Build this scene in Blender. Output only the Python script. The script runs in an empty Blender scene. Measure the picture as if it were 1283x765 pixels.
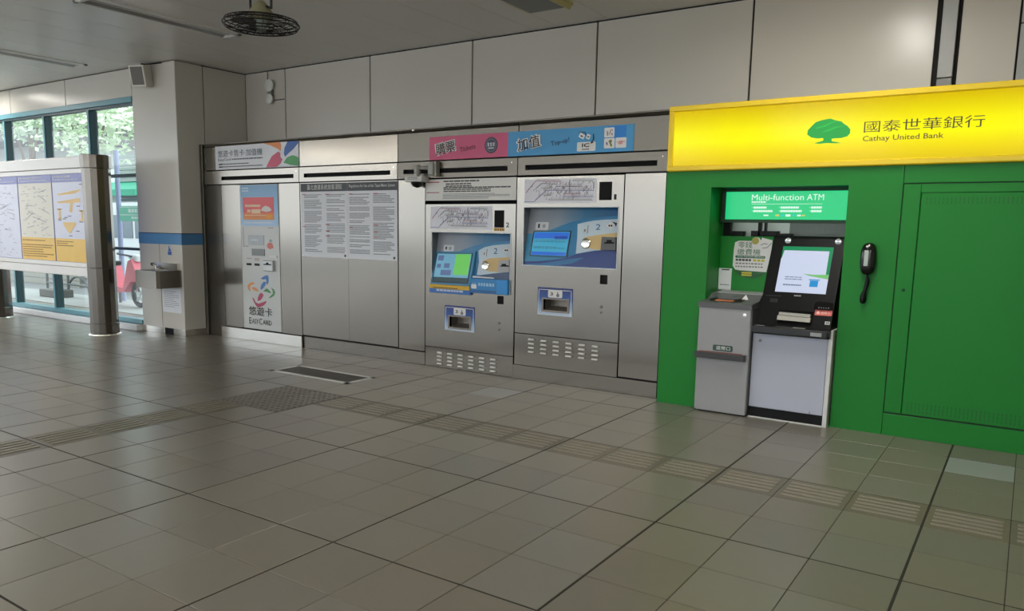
import bpy, bmesh, math, random
from mathutils import Matrix, Vector
random.seed(7)
SC = bpy.context.scene
COL = SC.collection

# ---------------------------------------------------------------- camera
W, H, F, CX, CY = 1283.0, 765.0, 973.69, 625.28, 429.40
cam = bpy.data.cameras.new('camera')
cam.sensor_fit = 'HORIZONTAL'
cam.sensor_width = 36.0
cam.lens = 36.0 * F / W
cam.shift_x = (W / 2 - CX) / W
cam.shift_y = (CY - H / 2) / W
cam.clip_start, cam.clip_end = 0.05, 300
CAM = Vector((2.75524, -2.608741, 1.562752))
CR = Vector((0.826082, 0.563315, 0.016274))
CU = Vector((-0.094932, 0.110633, 0.989317))
CF = Vector((-0.555497, 0.818802, -0.144868))
camo = bpy.data.objects.new('camera', cam)
COL.objects.link(camo)
camo.matrix_world = Matrix(((CR.x, CU.x, -CF.x, CAM.x), (CR.y, CU.y, -CF.y, CAM.y), (CR.z, CU.z, -CF.z, CAM.z), (0, 0, 0, 1)))
SC.camera = camo

# ---------------------------------------------------------------- sky and exposure
LAMP_LIT = 30.0           # strength of the lit fluorescent diffusers
TUBE_LIT = 52.0  # strength of the battens added behind the viewer
SKY = 1.85
EXPOSURE = 0.7           # stops; screens and signs are set for the exposed picture
wd = bpy.data.worlds.new('sky')
SC.world = wd
wd.use_nodes = True
nt = wd.node_tree
bg = nt.nodes['Background']
bg.inputs['Color'].default_value = (0.86, 0.93, 1.0, 1)
bg.inputs['Strength'].default_value = SKY
SC.view_settings.view_transform = 'Standard'
SC.view_settings.look = 'None'
SC.view_settings.exposure = EXPOSURE
SC.view_settings.gamma = 1.0
SC.view_settings.use_curve_mapping = False
SC.cycles.max_bounces = 8
SC.cycles.sample_clamp_indirect = 6.0


# ---------------------------------------------------------------- materials
def lin(c):
    return tuple((v / 255 / 12.92) if v / 255 <= 0.04045 else ((v / 255 + 0.055) / 1.055) ** 2.4 for v in c)


MATS = {}


def mat(name, rgb, rough=0.5, metal=0.0, var=0.06, scale=6.0, emit=0.0, spec=0.5, stretch=None, bump=0.0, rvar=0.0, alpha=None,
        island=False, objrand=False, aniso=0.0):
    """Procedural Principled material: a base colour broken up by noise, roughness noise and fine bump."""
    if name in MATS:
        return MATS[name]
    m = bpy.data.materials.new(name)
    m.use_nodes = True
    n, l = m.node_tree.nodes, m.node_tree.links
    b = n['Principled BSDF']
    c = lin(rgb)
    tc = n.new('ShaderNodeTexCoord')
    mp = n.new('ShaderNodeMapping')
    l.new(tc.outputs['Object'], mp.inputs['Vector'])
    if stretch:
        mp.inputs['Scale'].default_value = stretch
    no = n.new('ShaderNodeTexNoise')
    no.inputs['Scale'].default_value = scale
    no.inputs['Detail'].default_value = 4
    l.new(mp.outputs['Vector'], no.inputs['Vector'])
    hsv = n.new('ShaderNodeHueSaturation')
    hsv.inputs['Color'].default_value = (*c, 1)
    mr = n.new('ShaderNodeMapRange')
    mr.inputs['To Min'].default_value = 1 - var
    mr.inputs['To Max'].default_value = 1 + var
    l.new(no.outputs['Fac'], mr.inputs['Value'])
    val = mr.outputs['Result']
    if island or objrand:
        if island:
            g = n.new('ShaderNodeNewGeometry')
            r = g.outputs['Random Per Island']
        else:
            g = n.new('ShaderNodeObjectInfo')
            r = g.outputs['Random']
        m2 = n.new('ShaderNodeMapRange')
        m2.inputs['To Min'].default_value = 0.93
        m2.inputs['To Max'].default_value = 1.06
        l.new(r, m2.inputs['Value'])
        mu = n.new('ShaderNodeMath')
        mu.operation = 'MULTIPLY'
        l.new(val, mu.inputs[0])
        l.new(m2.outputs['Result'], mu.inputs[1])
        val = mu.outputs[0]
        m3 = n.new('ShaderNodeMapRange')
        m3.inputs['To Min'].default_value = 0.8
        m3.inputs['To Max'].default_value = 1.18
        mm = n.new('ShaderNodeMath')
        mm.operation = 'FRACT'
        m4 = n.new('ShaderNodeMath')
        m4.operation = 'MULTIPLY'
        m4.inputs[1].default_value = 7.31
        l.new(r, m4.inputs[0])
        l.new(m4.outputs[0], mm.inputs[0])
        l.new(mm.outputs[0], m3.inputs['Value'])
        l.new(m3.outputs['Result'], hsv.inputs['Saturation'])
    l.new(val, hsv.inputs['Value'])
    if emit < 0.2:
        l.new(hsv.outputs['Color'], b.inputs['Base Color'])
    else:
        b.inputs['Base Color'].default_value = (c[0] * 0.12, c[1] * 0.12, c[2] * 0.12, 1)
    b.inputs['Roughness'].default_value = rough
    b.inputs['Metallic'].default_value = metal
    b.inputs['Specular IOR Level'].default_value = spec
    if rvar:
        r2 = n.new('ShaderNodeMapRange')
        r2.inputs['To Min'].default_value = max(0.02, rough - rvar)
        r2.inputs['To Max'].default_value = rough + rvar
        l.new(no.outputs['Fac'], r2.inputs['Value'])
        l.new(r2.outputs['Result'], b.inputs['Roughness'])
    if bump:
        bp = n.new('ShaderNodeBump')
        bp.inputs['Strength'].default_value = bump
        bp.inputs['Distance'].default_value = 0.01
        l.new(no.outputs['Fac'], bp.inputs['Height'])
        l.new(bp.outputs['Normal'], b.inputs['Normal'])
    if aniso:      # vertical grain: reflections smear sideways
        b.inputs['Anisotropic'].default_value = aniso
        tv = n.new('ShaderNodeCombineXYZ')
        tv.inputs[0].default_value = 1.0
        l.new(tv.outputs[0], b.inputs['Tangent'])
    if emit:
        l.new(hsv.outputs['Color'], b.inputs['Emission Color'])
        b.inputs['Emission Strength'].default_value = emit / 2 ** EXPOSURE
    MATS[name] = m
    return m


def ramp_mat(name, axis, lo, hi, stops, emit=0.0, rough=0.4):
    """A printed or backlit colour ramp along one object axis between lo and hi."""
    m = bpy.data.materials.new(name)
    m.use_nodes = True
    n, l = m.node_tree.nodes, m.node_tree.links
    b = n['Principled BSDF']
    tc = n.new('ShaderNodeTexCoord')
    sp = n.new('ShaderNodeSeparateXYZ')
    l.new(tc.outputs['Object'], sp.inputs[0])
    mr = n.new('ShaderNodeMapRange')
    mr.inputs['From Min'].default_value = lo
    mr.inputs['From Max'].default_value = hi
    l.new(sp.outputs[axis], mr.inputs['Value'])
    cr = n.new('ShaderNodeValToRGB')
    el = cr.color_ramp.elements
    while len(el) < len(stops):
        el.new(0.5)
    for e, (p, c) in zip(el, stops):
        e.position = p
        e.color = (*lin(c), 1)
    l.new(mr.outputs['Result'], cr.inputs['Fac'])
    if emit:
        b.inputs['Base Color'].default_value = (0.05, 0.04, 0.0, 1)
    else:
        l.new(cr.outputs['Color'], b.inputs['Base Color'])
    b.inputs['Roughness'].default_value = rough
    if emit:
        b.inputs['Specular IOR Level'].default_value = 0.12
        l.new(cr.outputs['Color'], b.inputs['Emission Color'])
        b.inputs['Emission Strength'].default_value = emit / 2 ** EXPOSURE
    MATS[name] = m
    return m


def glass_mat():
    m = bpy.data.materials.new('window_glass')
    m.use_nodes = True
    n, l = m.node_tree.nodes, m.node_tree.links
    n.remove(n['Principled BSDF'])
    t = n.new('ShaderNodeBsdfTransparent')
    t.inputs['Color'].default_value = (0.93, 0.97, 0.95, 1)
    g = n.new('ShaderNodeBsdfGlossy')
    g.inputs['Roughness'].default_value = 0.03
    fr = n.new('ShaderNodeFresnel')
    fr.inputs['IOR'].default_value = 1.5
    mx = n.new('ShaderNodeMixShader')
    ge = n.new('ShaderNodeNewGeometry')
    mu = n.new('ShaderNodeMath')
    mu.operation = 'SUBTRACT'
    mu.use_clamp = True
    l.new(fr.outputs[0], mu.inputs[0])
    l.new(ge.outputs['Backfacing'], mu.inputs[1])
    l.new(mu.outputs[0], mx.inputs[0])
    l.new(t.outputs[0], mx.inputs[1])
    l.new(g.outputs[0], mx.inputs[2])
    l.new(mx.outputs[0], n['Material Output'].inputs['Surface'])
    MATS['window_glass'] = m
    return m


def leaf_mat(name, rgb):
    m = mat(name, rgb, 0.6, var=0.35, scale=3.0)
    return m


STEEL = mat('brushed_steel', (141, 136, 128), 0.21, 1.0, var=0.07, scale=1.3, stretch=(1, 1, 1.6), rvar=0.03, aniso=0.8)
STEEL_D = mat('brushed_steel_dull_shaded', (112, 108, 101), 0.36, 1.0, var=0.07, scale=1.3, stretch=(1, 1, 1.6), rvar=0.05)  # dull steel; right headers and end panel carry dark reflections in this colour
STEEL_B = mat('brushed_steel_bright', (225, 222, 214), 0.22, 1.0, var=0.05, scale=5.0, rvar=0.05)
STEEL_POST = mat('polished_steel_column', (112, 107, 100), 0.18, 1.0, var=0.06, scale=4.0, rvar=0.04)
WALL = mat('enamel_wall_panel', (206, 202, 193), 0.25, var=0.03, scale=1.2, rvar=0.05)
WALL_GREY = mat('grey_wall_strip', (176, 178, 178), 0.4, var=0.03, scale=2)
CEIL = mat('ceiling_panel_paint', (232, 230, 225), 0.32, var=0.03, scale=1.5, rvar=0.06)
DARK = mat('dark_gap', (20, 19, 18), 0.8)
BLACK = mat('black_plastic', (14, 14, 16), 0.4, var=0.1, spec=0.2)
BLACK_G = mat('black_gloss', (12, 12, 14), 0.15)
BLACK_M = mat('matt_black_slot', (5, 5, 5), 0.9)
TILE = mat('floor_tile', (128, 123, 113), 0.29, var=0.05, scale=9, rvar=0.012, objrand=True, spec=0.5)
TILE_S = mat('floor_tile_far', (128, 123, 113), 0.29, var=0.05, scale=9, rvar=0.012, island=True, spec=0.5)
TACT = mat('tactile_tile', (114, 108, 97), 0.42, var=0.12, scale=12, objrand=True)
TACT_BAR = mat('tactile_bar_top_lit', (146, 140, 127), 0.4, var=0.12, scale=12)  # paler than the tile: light caught on the bars, put into the colour
TACT_D = mat('tactile_dot_tile', (104, 98, 88), 0.34, var=0.12, scale=12, objrand=True)
TILE_B = mat('bluish_grey_tile', (156, 160, 160), 0.35, var=0.06)
GROUT = mat('thin_grout', (70, 66, 57), 0.8)
JOINT = mat('wide_joint', (44, 41, 35), 0.85)
TEAL = mat('teal_frame_paint', (96, 150, 162), 0.4, var=0.05)
TEAL_D = mat('teal_frame_dark', (26, 62, 66), 0.4, var=0.05)  # darker teal for mullion fins, transoms and head channel
BLUE_BAND = mat('blue_band', (80, 138, 188), 0.4, var=0.05)
WHITE = mat('white_plastic', (226, 226, 224), 0.4, var=0.03)
PAPER = mat('white_print', (228, 230, 235), 0.55, var=0.03)
PAPER_W = mat('warm_white_print', (228, 227, 222), 0.5, var=0.03)
INK = mat('black_ink', (22, 22, 24), 0.6)
INK_G = mat('grey_ink', (120, 122, 126), 0.6)
INK_LG = mat('light_grey_ink', (158, 160, 164), 0.6)
HEAD_G = mat('charcoal_print', (68, 72, 74), 0.5)
RED_INK = mat('red_print', (178, 60, 80), 0.5)
GREEN = mat('green_kiosk_paint', (22, 126, 42), 0.45, spec=0.3, var=0.03, scale=1.5)
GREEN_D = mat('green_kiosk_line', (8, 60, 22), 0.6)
YEL_RIM = mat('yellow_lightbox_rim', (222, 190, 20), 0.35, emit=0.12, var=0.02)
PINK = mat('pink_print', (204, 84, 124), 0.45, var=0.03)
SKYBLUE = mat('sky_blue_print', (66, 152, 206), 0.45, var=0.03)
BRIGHTBLUE = mat('bright_blue_print', (30, 128, 212), 0.45, var=0.03)
NAVY = mat('navy_print', (40, 46, 78), 0.45)
GREY_PAINT = mat('grey_machine_paint', (158, 159, 160), 0.42, var=0.03)
GREY_DARK = mat('dark_grey_machine_paint', (96, 97, 99), 0.42, var=0.04)
LILAC = mat('pale_lilac_grey_paint', (188, 192, 208), 0.4, var=0.02)
ORANGE = mat('orange_label', (222, 150, 104), 0.5)
BROWN = mat('brown_red_strip', (124, 68, 52), 0.5)
BEIGE = mat('beige_print', (212, 184, 128), 0.45)
GLASS = glass_mat()


# ---------------------------------------------------------------- mesh building
ORG = {}


class MB:
    def __init__(self):
        self.v, self.f = [], []

    def add(self, vs, fs):
        o = len(self.v)
        self.v += [tuple(p) for p in vs]
        self.f += [tuple(i + o for i in q) for q in fs]
        return self

    def box(self, x0, x1, y0, y1, z0, z1, bev=0.0, seg=1):
        if bev <= 0:
            return self.add([(x, y, z) for x in (x0, x1) for y in (y0, y1) for z in (z0, z1)],
                            [(0, 1, 3, 2), (4, 6, 7, 5), (0, 4, 5, 1), (2, 3, 7, 6), (0, 2, 6, 4), (1, 5, 7, 3)])
        bm = bmesh.new()
        bmesh.ops.create_cube(bm, size=1)
        for v in bm.verts:
            v.co = ((x0 + x1) / 2 + v.co.x * (x1 - x0), (y0 + y1) / 2 + v.co.y * (y1 - y0), (z0 + z1) / 2 + v.co.z * (z1 - z0))
        bmesh.ops.bevel(bm, geom=list(bm.edges), offset=bev, segments=seg, affect='EDGES', profile=0.5)
        return self.bm(bm)

    def bm(self, bm):
        bm.verts.index_update()
        self.add([v.co[:] for v in bm.verts], [[v.index for v in f.verts] for f in bm.faces])
        bm.free()
        return self

    def poly(self, pts):
        return self.add(pts, [tuple(range(len(pts)))])

    def prism(self, pts, vec):
        """A planar outline given thickness along vec."""
        n = len(pts)
        q = [(p[0] + vec[0], p[1] + vec[1], p[2] + vec[2]) for p in pts]
        fs = [tuple(range(n)), tuple(range(2 * n - 1, n - 1, -1))]
        fs += [(i, i + n, (i + 1) % n + n, (i + 1) % n) for i in range(n)]
        return self.add(list(pts) + q, fs)

    def profile(self, yz, x0, x1):
        return self.prism([(x0, y, z) for y, z in yz], (x1 - x0, 0, 0))

    def tube(self, path, r, seg=8, cap=True, closed=False):
        path = [Vector(p) for p in path]
        n = len(path)
        rs = r if isinstance(r, (list, tuple)) else [r] * n
        rings = []
        up = None
        for i, p in enumerate(path):
            if closed:
                d = (path[(i + 1) % n] - path[i - 1]).normalized()
            else:
                d = (path[min(i + 1, n - 1)] - path[max(i - 1, 0)]).normalized()
            if up is None:
                up = d.orthogonal().normalized()
            else:
                up = (up - d * up.dot(d))
                up = up.normalized() if up.length > 1e-6 else d.orthogonal().normalized()
            s = d.cross(up)
            rings.append([p + (up * math.cos(a) + s * math.sin(a)) * rs[i] for a in [2 * math.pi * k / seg for k in range(seg)]])
        vs = [q for ring in rings for q in ring]
        fs = []
        for i in range(n if closed else n - 1):
            a, b = i * seg, ((i + 1) % n) * seg
            fs += [(a + k, a + (k + 1) % seg, b + (k + 1) % seg, b + k) for k in range(seg)]
        if cap and not closed:
            fs += [tuple(range(seg - 1, -1, -1)), tuple((n - 1) * seg + k for k in range(seg))]
        return self.add(vs, fs)

    def lathe(self, prof, c, seg=24, axis='Z'):
        """Revolve (radius, height) pairs about an axis through c."""
        vs, fs = [], []
        for r, h in prof:
            for k in range(seg):
                a = 2 * math.pi * k / seg
                p = (r * math.cos(a), r * math.sin(a), h)
                if axis == 'Y':
                    p = (p[0], p[2], p[1])
                elif axis == 'X':
                    p = (p[2], p[0], p[1])
                vs.append((c[0] + p[0], c[1] + p[1], c[2] + p[2]))
        n = len(prof)
        for i in range(n - 1):
            fs += [(i * seg + k, i * seg + (k + 1) % seg, (i + 1) * seg + (k + 1) % seg, (i + 1) * seg + k) for k in range(seg)]
        fs += [tuple(range(seg - 1, -1, -1)), tuple((n - 1) * seg + k for k in range(seg))]
        return self.add(vs, fs)

    def plate(self, x0, x1, z0, z1, y, th, holes=(), deep=None):
        """Vertical plate facing -Y with rectangular holes whose reveals are part of it."""
        xs = sorted({x0, x1, *[h[0] for h in holes], *[h[1] for h in holes]})
        zs = sorted({z0, z1, *[h[2] for h in holes], *[h[3] for h in holes]})
        inh = lambda x, z: any(h[0] < x < h[1] and h[2] < z < h[3] for h in holes)
        for i in range(len(xs) - 1):
            for j in range(len(zs) - 1):
                if not inh((xs[i] + xs[i + 1]) / 2, (zs[j] + zs[j + 1]) / 2):
                    a, b, c, d = xs[i], xs[i + 1], zs[j], zs[j + 1]
                    self.add([(a, y, c), (b, y, c), (b, y, d), (a, y, d)], [(0, 1, 2, 3)])
                    self.add([(a, y + th, c), (b, y + th, c), (b, y + th, d), (a, y + th, d)], [(3, 2, 1, 0)])
        for (a, b, c, d), flip in [((x0, x1, z0, z1), False)] + [(h, True) for h in holes]:
            t = th if not flip or deep is None else deep
            q = [(a, y, c), (b, y, c), (b, y, d), (a, y, d)]
            p = [(u, y + t, w) for u, _, w in q]
            fs = [(i, i + 4, (i + 1) % 4 + 4, (i + 1) % 4) for i in range(4)]
            self.add(q + p, fs)
        return self

    def xf(self, m):
        self.v = [tuple(m @ Vector(p)) for p in self.v]
        return self

    def mesh(self, name, off=(0, 0, 0), m=None, smooth=False, fix=True):
        me = bpy.data.meshes.new(name)
        me.from_pydata([(p[0] - off[0], p[1] - off[1], p[2] - off[2]) for p in self.v], [], self.f)
        if fix:
            bm = bmesh.new()
            bm.from_mesh(me)
            bmesh.ops.remove_doubles(bm, verts=bm.verts, dist=1e-5)
            bmesh.ops.recalc_face_normals(bm, faces=bm.faces)
            bm.to_mesh(me)
            bm.free()
        if smooth:
            for p in me.polygons:
                p.use_smooth = True
            me.set_sharp_from_angle(angle=math.radians(40))
        if m:
            me.materials.append(m)
        return me


def obj(name, mb, m, parent=None, smooth=False, fix=True, label=None):
    if parent is None:
        xs, ys, zs = zip(*mb.v)
        off = Vector(((min(xs) + max(xs)) / 2, (min(ys) + max(ys)) / 2, min(zs)))
    else:
        off = ORG[parent.name]
    o = bpy.data.objects.new(name, mb.mesh(name, off, m, smooth, fix))
    COL.objects.link(o)
    if parent is None:
        o.location = off
    else:
        o.parent = parent
    ORG[o.name] = Vector(off)
    if label:
        o['label'] = label
    return o


def place(name, me, parent, loc):
    """One more object of a shared mesh, as a part of parent, at a place in the world."""
    o = bpy.data.objects.new(name, me)
    COL.objects.link(o)
    o.parent = parent
    o.location = Vector(loc) - ORG[parent.name]
    ORG[o.name] = Vector(loc)
    return o


def tag(o, label, cat, group=None, kind=None):
    o['label'] = label
    o['category'] = cat
    if group:
        o['group'] = group
    if kind:
        o['kind'] = kind
    return o


def thing(name, label, cat, loc, group=None):
    o = bpy.data.objects.new(name, None)
    o.empty_display_size = 0.1
    COL.objects.link(o)
    o.location = loc
    ORG[o.name] = Vector(loc)
    return tag(o, label, cat, group)


def struct(name, loc=(0, 0, 0)):
    o = bpy.data.objects.new(name, None)
    COL.objects.link(o)
    o.location = loc
    ORG[o.name] = Vector(loc)
    o['kind'] = 'structure'
    return o


def rrect(x0, x1, z0, z1, r, n=4):
    p = []
    for cx, cz, a0 in ((x1 - r, z0 + r, -90), (x1 - r, z1 - r, 0), (x0 + r, z1 - r, 90), (x0 + r, z0 + r, 180)):
        for k in range(n + 1):
            a = math.radians(a0 + 90 * k / n)
            p.append((cx + r * math.cos(a), cz + r * math.sin(a)))
    return p


def rect(x0, x1, z0, z1):
    return [(x0, z0), (x1, z0), (x1, z1), (x0, z1)]


def disc(x, z, r, n=20):
    return [(x + r * math.cos(2 * math.pi * k / n), z + r * math.sin(2 * math.pi * k / n)) for k in range(n)]


def flat(name, polys, y, m, parent, label=None, th=0.0012):
    """Flat print: outlines in x and z at depth y (a number or a function of x, z), with a film's thickness."""
    if not isinstance(polys[0][0], (tuple, list)):
        polys = [polys]
    fy = y if callable(y) else (lambda x, z: y)
    mb = MB()
    for p in polys:
        mb.prism([(x, fy(x, z), z) for x, z in p], (0, th, 0))
    return obj(name, mb, m, parent, label=label)


def text(s, x0, x1, z0, z1, y, m, parent, bold=0.0, rot=0.0, name='lettering', fit='both', label=None):
    """Lettering fitted into the rectangle x0..x1, z0..z1 on the surface at depth y (number or function)."""
    cu = bpy.data.curves.new('t', 'FONT')
    cu.body = s
    cu.offset = bold
    cu.resolution_u = 2
    t = bpy.data.objects.new('t', cu)
    COL.objects.link(t)
    me = bpy.data.meshes.new_from_object(t.evaluated_get(bpy.context.evaluated_depsgraph_get()))
    bpy.data.objects.remove(t)
    bpy.data.curves.remove(cu)
    vs = [v.co.copy() for v in me.vertices]
    fs = [tuple(p.vertices) for p in me.polygons]
    bpy.data.meshes.remove(me)
    a0, a1 = min(v.x for v in vs), max(v.x for v in vs)
    b0, b1 = min(v.y for v in vs), max(v.y for v in vs)
    sx, sz = (x1 - x0) / (a1 - a0), (z1 - z0) / (b1 - b0)
    cx, cz = (x0 + x1) / 2, (z0 + z1) / 2
    fy = y if callable(y) else (lambda x, z: y)
    mb = MB()
    pts = []
    for v in vs:
        x, z = (v.x - (a0 + a1) / 2) * sx, (v.y - (b0 + b1) / 2) * sz
        x, z = x * math.cos(rot) - z * math.sin(rot) + cx, x * math.sin(rot) + z * math.cos(rot) + cz
        pts.append((x, fy(x, z), z))
    mb.add(pts, fs)
    return obj(name, mb, m, parent, fix=False, label=label)


def rows(x0, x1, z0, z1, n, seed, fill=0.55, words=(0.02, 0.07), ragged=0.35, gap=0.3):
    """Outlines of lines of print too small to read: short dashes row by row."""
    r = random.Random(seed)
    out = []
    h = (z1 - z0) / n
    for i in range(n):
        zt = z1 - i * h
        x = x0
        end = x1 - (r.random() * ragged * (x1 - x0) if r.random() < 0.5 else 0)
        if r.random() < 0.07:
            continue
        while x < end:
            w = r.uniform(*words)
            out.append(rect(x, min(x + w, end), zt - h * fill, zt))
            x += w + h * gap
    return out


def pr(x, y, z):
    d = Vector((x, y, z)) - CAM
    k = d.dot(CF)
    if k <= 0.1:
        return None
    return (CX + F * d.dot(CR) / k, CY - F * d.dot(CU) / k)

# ================================================================ the setting
CZ = 3.727               # ceiling height
YB, YW, YC, YG = 4.98, 3.84, 4.20, 4.08     # back wall, window wall, machine fronts, green kiosk front
XR, XL, YF = 6.0, -17.0, -12.5

# ---- floor: tiles in bays of three by three, wide joints between bays
BX, BY = 1.2, 1.228
JW, JT = 0.013, 0.005
TW, TH = (BX - JW - 2 * JT) / 3, (BY - JW - 2 * JT) / 3
floor = obj('floor', MB().box(XL, XR, YF, YB, -0.20, -0.003), GROUT)
floor['kind'] = 'structure'


def cell(i, j):
    b, k = divmod(i, 3)
    c, q = divmod(j, 3)
    return b * BX + JW / 2 + k * (TW + JT), c * BY + JW / 2 + q * (TH + JT)


def tile_mesh(name, m, bars=None, dots=False):
    mb = MB().box(0, TW, 0, TH, -0.012, 0, 0.001)
    if bars:
        for k in range(5):
            u = 0.045 + k * 0.0655
            if bars == 'x':
                y = u + 0.008
                mb.box(0.03, TW - 0.03, y, y + 0.03, -0.001, 0.0055, 0.005)
            else:
                mb.box(u, u + 0.03, 0.03, TH - 0.03, -0.001, 0.0055, 0.005)
    if dots:
        for a in range(6):
            for b in range(6):
                mb.lathe([(0.019, -0.001), (0.017, 0.004), (0.012, 0.0055)], ((a + 0.5) * TW / 6, (b + 0.5) * TH / 6, 0), 8)
    me = mb.mesh(name, m=m, fix=True)
    if bars:
        me.materials.append(TACT_BAR)
        for p in me.polygons:
            if p.center.z > 0.0004:
                p.material_index = 1
    return me


ME_T = tile_mesh('floor_tile', TILE)
ME_X = tile_mesh('tactile_bar_tile', TACT, 'x')
ME_Y = tile_mesh('tactile_bar_tile', TACT, 'y')
ME_D = tile_mesh('tactile_dot_tile', TACT_D, dots=True)
ME_B = tile_mesh('floor_tile', TILE_B)
cand, rest = [], []
for i in range(int(XL / 0.4), int(XR / 0.4)):
    for j in range(-32, 12):
        x, y = cell(i, j)
        if x < XL or x + TW > XR or y < YF or y > YB - 0.3:
            continue
        q = [pr(x + a, y + b, 0) for a, b in ((0, 0), (TW, 0), (TW, TH), (0, TH))]
        area = 0
        if all(q) and any(-60 < p[0] < W + 60 and -20 < p[1] < H + 60 for p in q) and y < 4.2:
            area = abs(sum(q[k][0] * q[k - 1][1] - q[k - 1][0] * q[k][1] for k in range(4))) / 2
        kind = 'T'
        if -8 <= i < -6 and 4 <= j < 6:
            kind = 'D'
        elif i == -8 and j < 4:
            kind = 'Y'
        elif j == 5 and i >= -6:
            kind = 'X'
        elif (i, j) in ((6, 8), (-4, 8)):
            kind = 'B'
        cand.append((area + (400 if kind != 'T' and area else 0), i, j, x, y, kind))
cand.sort(reverse=True)
far = MB()
nt_ = 0
for area, i, j, x, y, kind in cand:
    tac = kind in 'DXY'
    if area > 0 and nt_ < 296:
        nt_ += 1
        me = {'T': ME_T, 'D': ME_D, 'X': ME_X, 'Y': ME_Y, 'B': ME_B}[kind]
        place({'T': 'floor_tile', 'B': 'floor_tile', 'D': 'tactile_dot_tile'}.get(kind, 'tactile_bar_tile'), me, floor, (x, y, 0))
    else:
        far.box(x, x + TW, y, y + TH, -0.012, 0)
fo = obj('floor_tile_field', far, TILE_S, floor, fix=False)
fo['kind'] = 'stuff'
jm = MB()
for b in range(int(XL / BX), int(XR / BX) + 1):
    jm.box(b * BX - JW / 2 - 0.001, b * BX + JW / 2 + 0.001, YF, YB - 0.3, -0.01, -0.0022)
for c in range(-10, 4):
    jm.box(XL, XR, c * BY - JW / 2 - 0.001, c * BY + JW / 2 + 0.001, -0.01, -0.0021)
jo = obj('expansion_joint', jm, JOINT, floor, fix=False)

# ---- floor grate
g = thing('floor_grate', 'metal floor grate with a bright frame set in the tiles before the notice panel', 'grate', (-3.39, 3.08, 0))
gf = MB()
for a in ((-3.985, -2.795, 2.875, 2.93), (-3.985, -2.795, 3.245, 3.295), (-3.985, -3.925, 2.875, 3.295), (-2.855, -2.795, 2.875, 3.295)):
    gf.box(a[0], a[1], a[2], a[3], -0.02, 0.003)
obj('frame', gf, mat('grate_frame', (226, 226, 224), 0.4), g)
obj('pit', MB().box(-3.95, -2.83, 2.91, 3.26, -0.008, 0.0006), DARK, g)
gm = MB()
for k in range(60):
    x = -3.942 + k * 0.0187
    gm.box(x, x + 0.010, 2.915, 3.255, -0.003, 0.0022)
gs = obj('grille', gm, mat('grate_grille', (104, 100, 92), 0.4, 0.7), g)
gs['kind'] = 'stuff'

# ---- ceiling of long metal strips
ceil = obj('ceiling', MB().box(XL, XR, YF, YB, CZ + 0.03, CZ + 0.25), DARK)
ceil['kind'] = 'structure'
PWX = 0.67
lights = [(-11.82, True), (-8.49, False), (-5.16, False), (-1.83, False), (1.50, True), (4.83, False)]
LY0, LY1 = 1.70, 3.42
LROWS = [(LY0, LY1)]
x = XR
k = 0
holes = []
for lx, _ in lights:
    for r in LROWS:
        holes.append((lx - 0.15, lx + 0.15, r[0], r[1]))
edges = sorted({XL, XR, *[lx - 0.15 for lx, _ in lights], *[lx + 0.15 for lx, _ in lights]})
allx = []
for a, b in zip(edges, edges[1:]):
    n = max(1, round((b - a) / PWX))
    allx += [(a + (b - a) * q / n, a + (b - a) * (q + 1) / n) for q in range(n)]
for a, b in allx:
    segs = [(YF, YB)]
    for h in holes:
        if h[0] - 0.01 < a and b < h[1] + 0.01:
            s2 = []
            for u, v in segs:
                if u < h[2] and v > h[3]:
                    s2 += [(u, h[2]), (h[3], v)]
                else:
                    s2.append((u, v))
            segs = s2
    pm = MB()
    for u, v in segs:
        pm.box(a + 0.0022, b - 0.0022, u, v, CZ, CZ + 0.028)
    obj('ceiling_panel', pm, CEIL, ceil, fix=False)

# ---- back wall: upper enamel panels above the machines
wb = obj('wall_back', MB().box(-7.4, XR, YB + 0.02, YB + 0.2, 0, CZ + 0.03), DARK)
wb['kind'] = 'structure'
seams = [-6.92, -6.07, -4.456, -2.834, -1.215, 0.405, 1.93]
for a, b in zip(seams, seams[1:]):
    obj('wall_panel', MB().box(a + (0.009 if a > -6.9 else 0), b - 0.009, YB, YB + 0.03, 0.0, CZ - 0.014, 0.003), WALL, wb)
obj('wall_panel', MB().box(2.105, 2.50, YB, YB + 0.03, 0, CZ - 0.014, 0.003), WALL, wb)
obj('column_strip', MB().box(1.965, 2.075, YB - 0.03, YB + 0.03, 2.86, CZ - 0.004, 0.004), WALL_GREY, wb)
obj('column_strip', MB().box(1.965, 2.075, YB - 0.028, YB + 0.03, 0, 2.853, 0.004), mat('grey_strip_lower', (140, 142, 141), 0.4), wb)
for z0, z1 in ((0, 3.225), (3.235, CZ - 0.014)):
    obj('wall_panel', MB().box(2.515, 4.1, YB, YB + 0.03, z0, z1, 0.003), WALL_GREY, wb)
obj('wall_panel', MB().box(4.115, XR, YB, YB + 0.03, 0, CZ - 0.014, 0.003), WALL, wb)
obj('shadow_gap', MB().box(-6.92, XR, YB + 0.005, YB + 0.02, CZ - 0.02, CZ), DARK, wb)

# ---- short return wall beside the pillar
wr = obj('wall_return', MB().box(-7.35, -6.945, 4.27, YB + 0.02, 0, CZ), DARK)
wr['kind'] = 'structure'
obj('wall_panel', MB().box(-6.95, -6.925, 4.285, YB, 0, CZ - 0.014, 0.003), WALL, wr)

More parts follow.
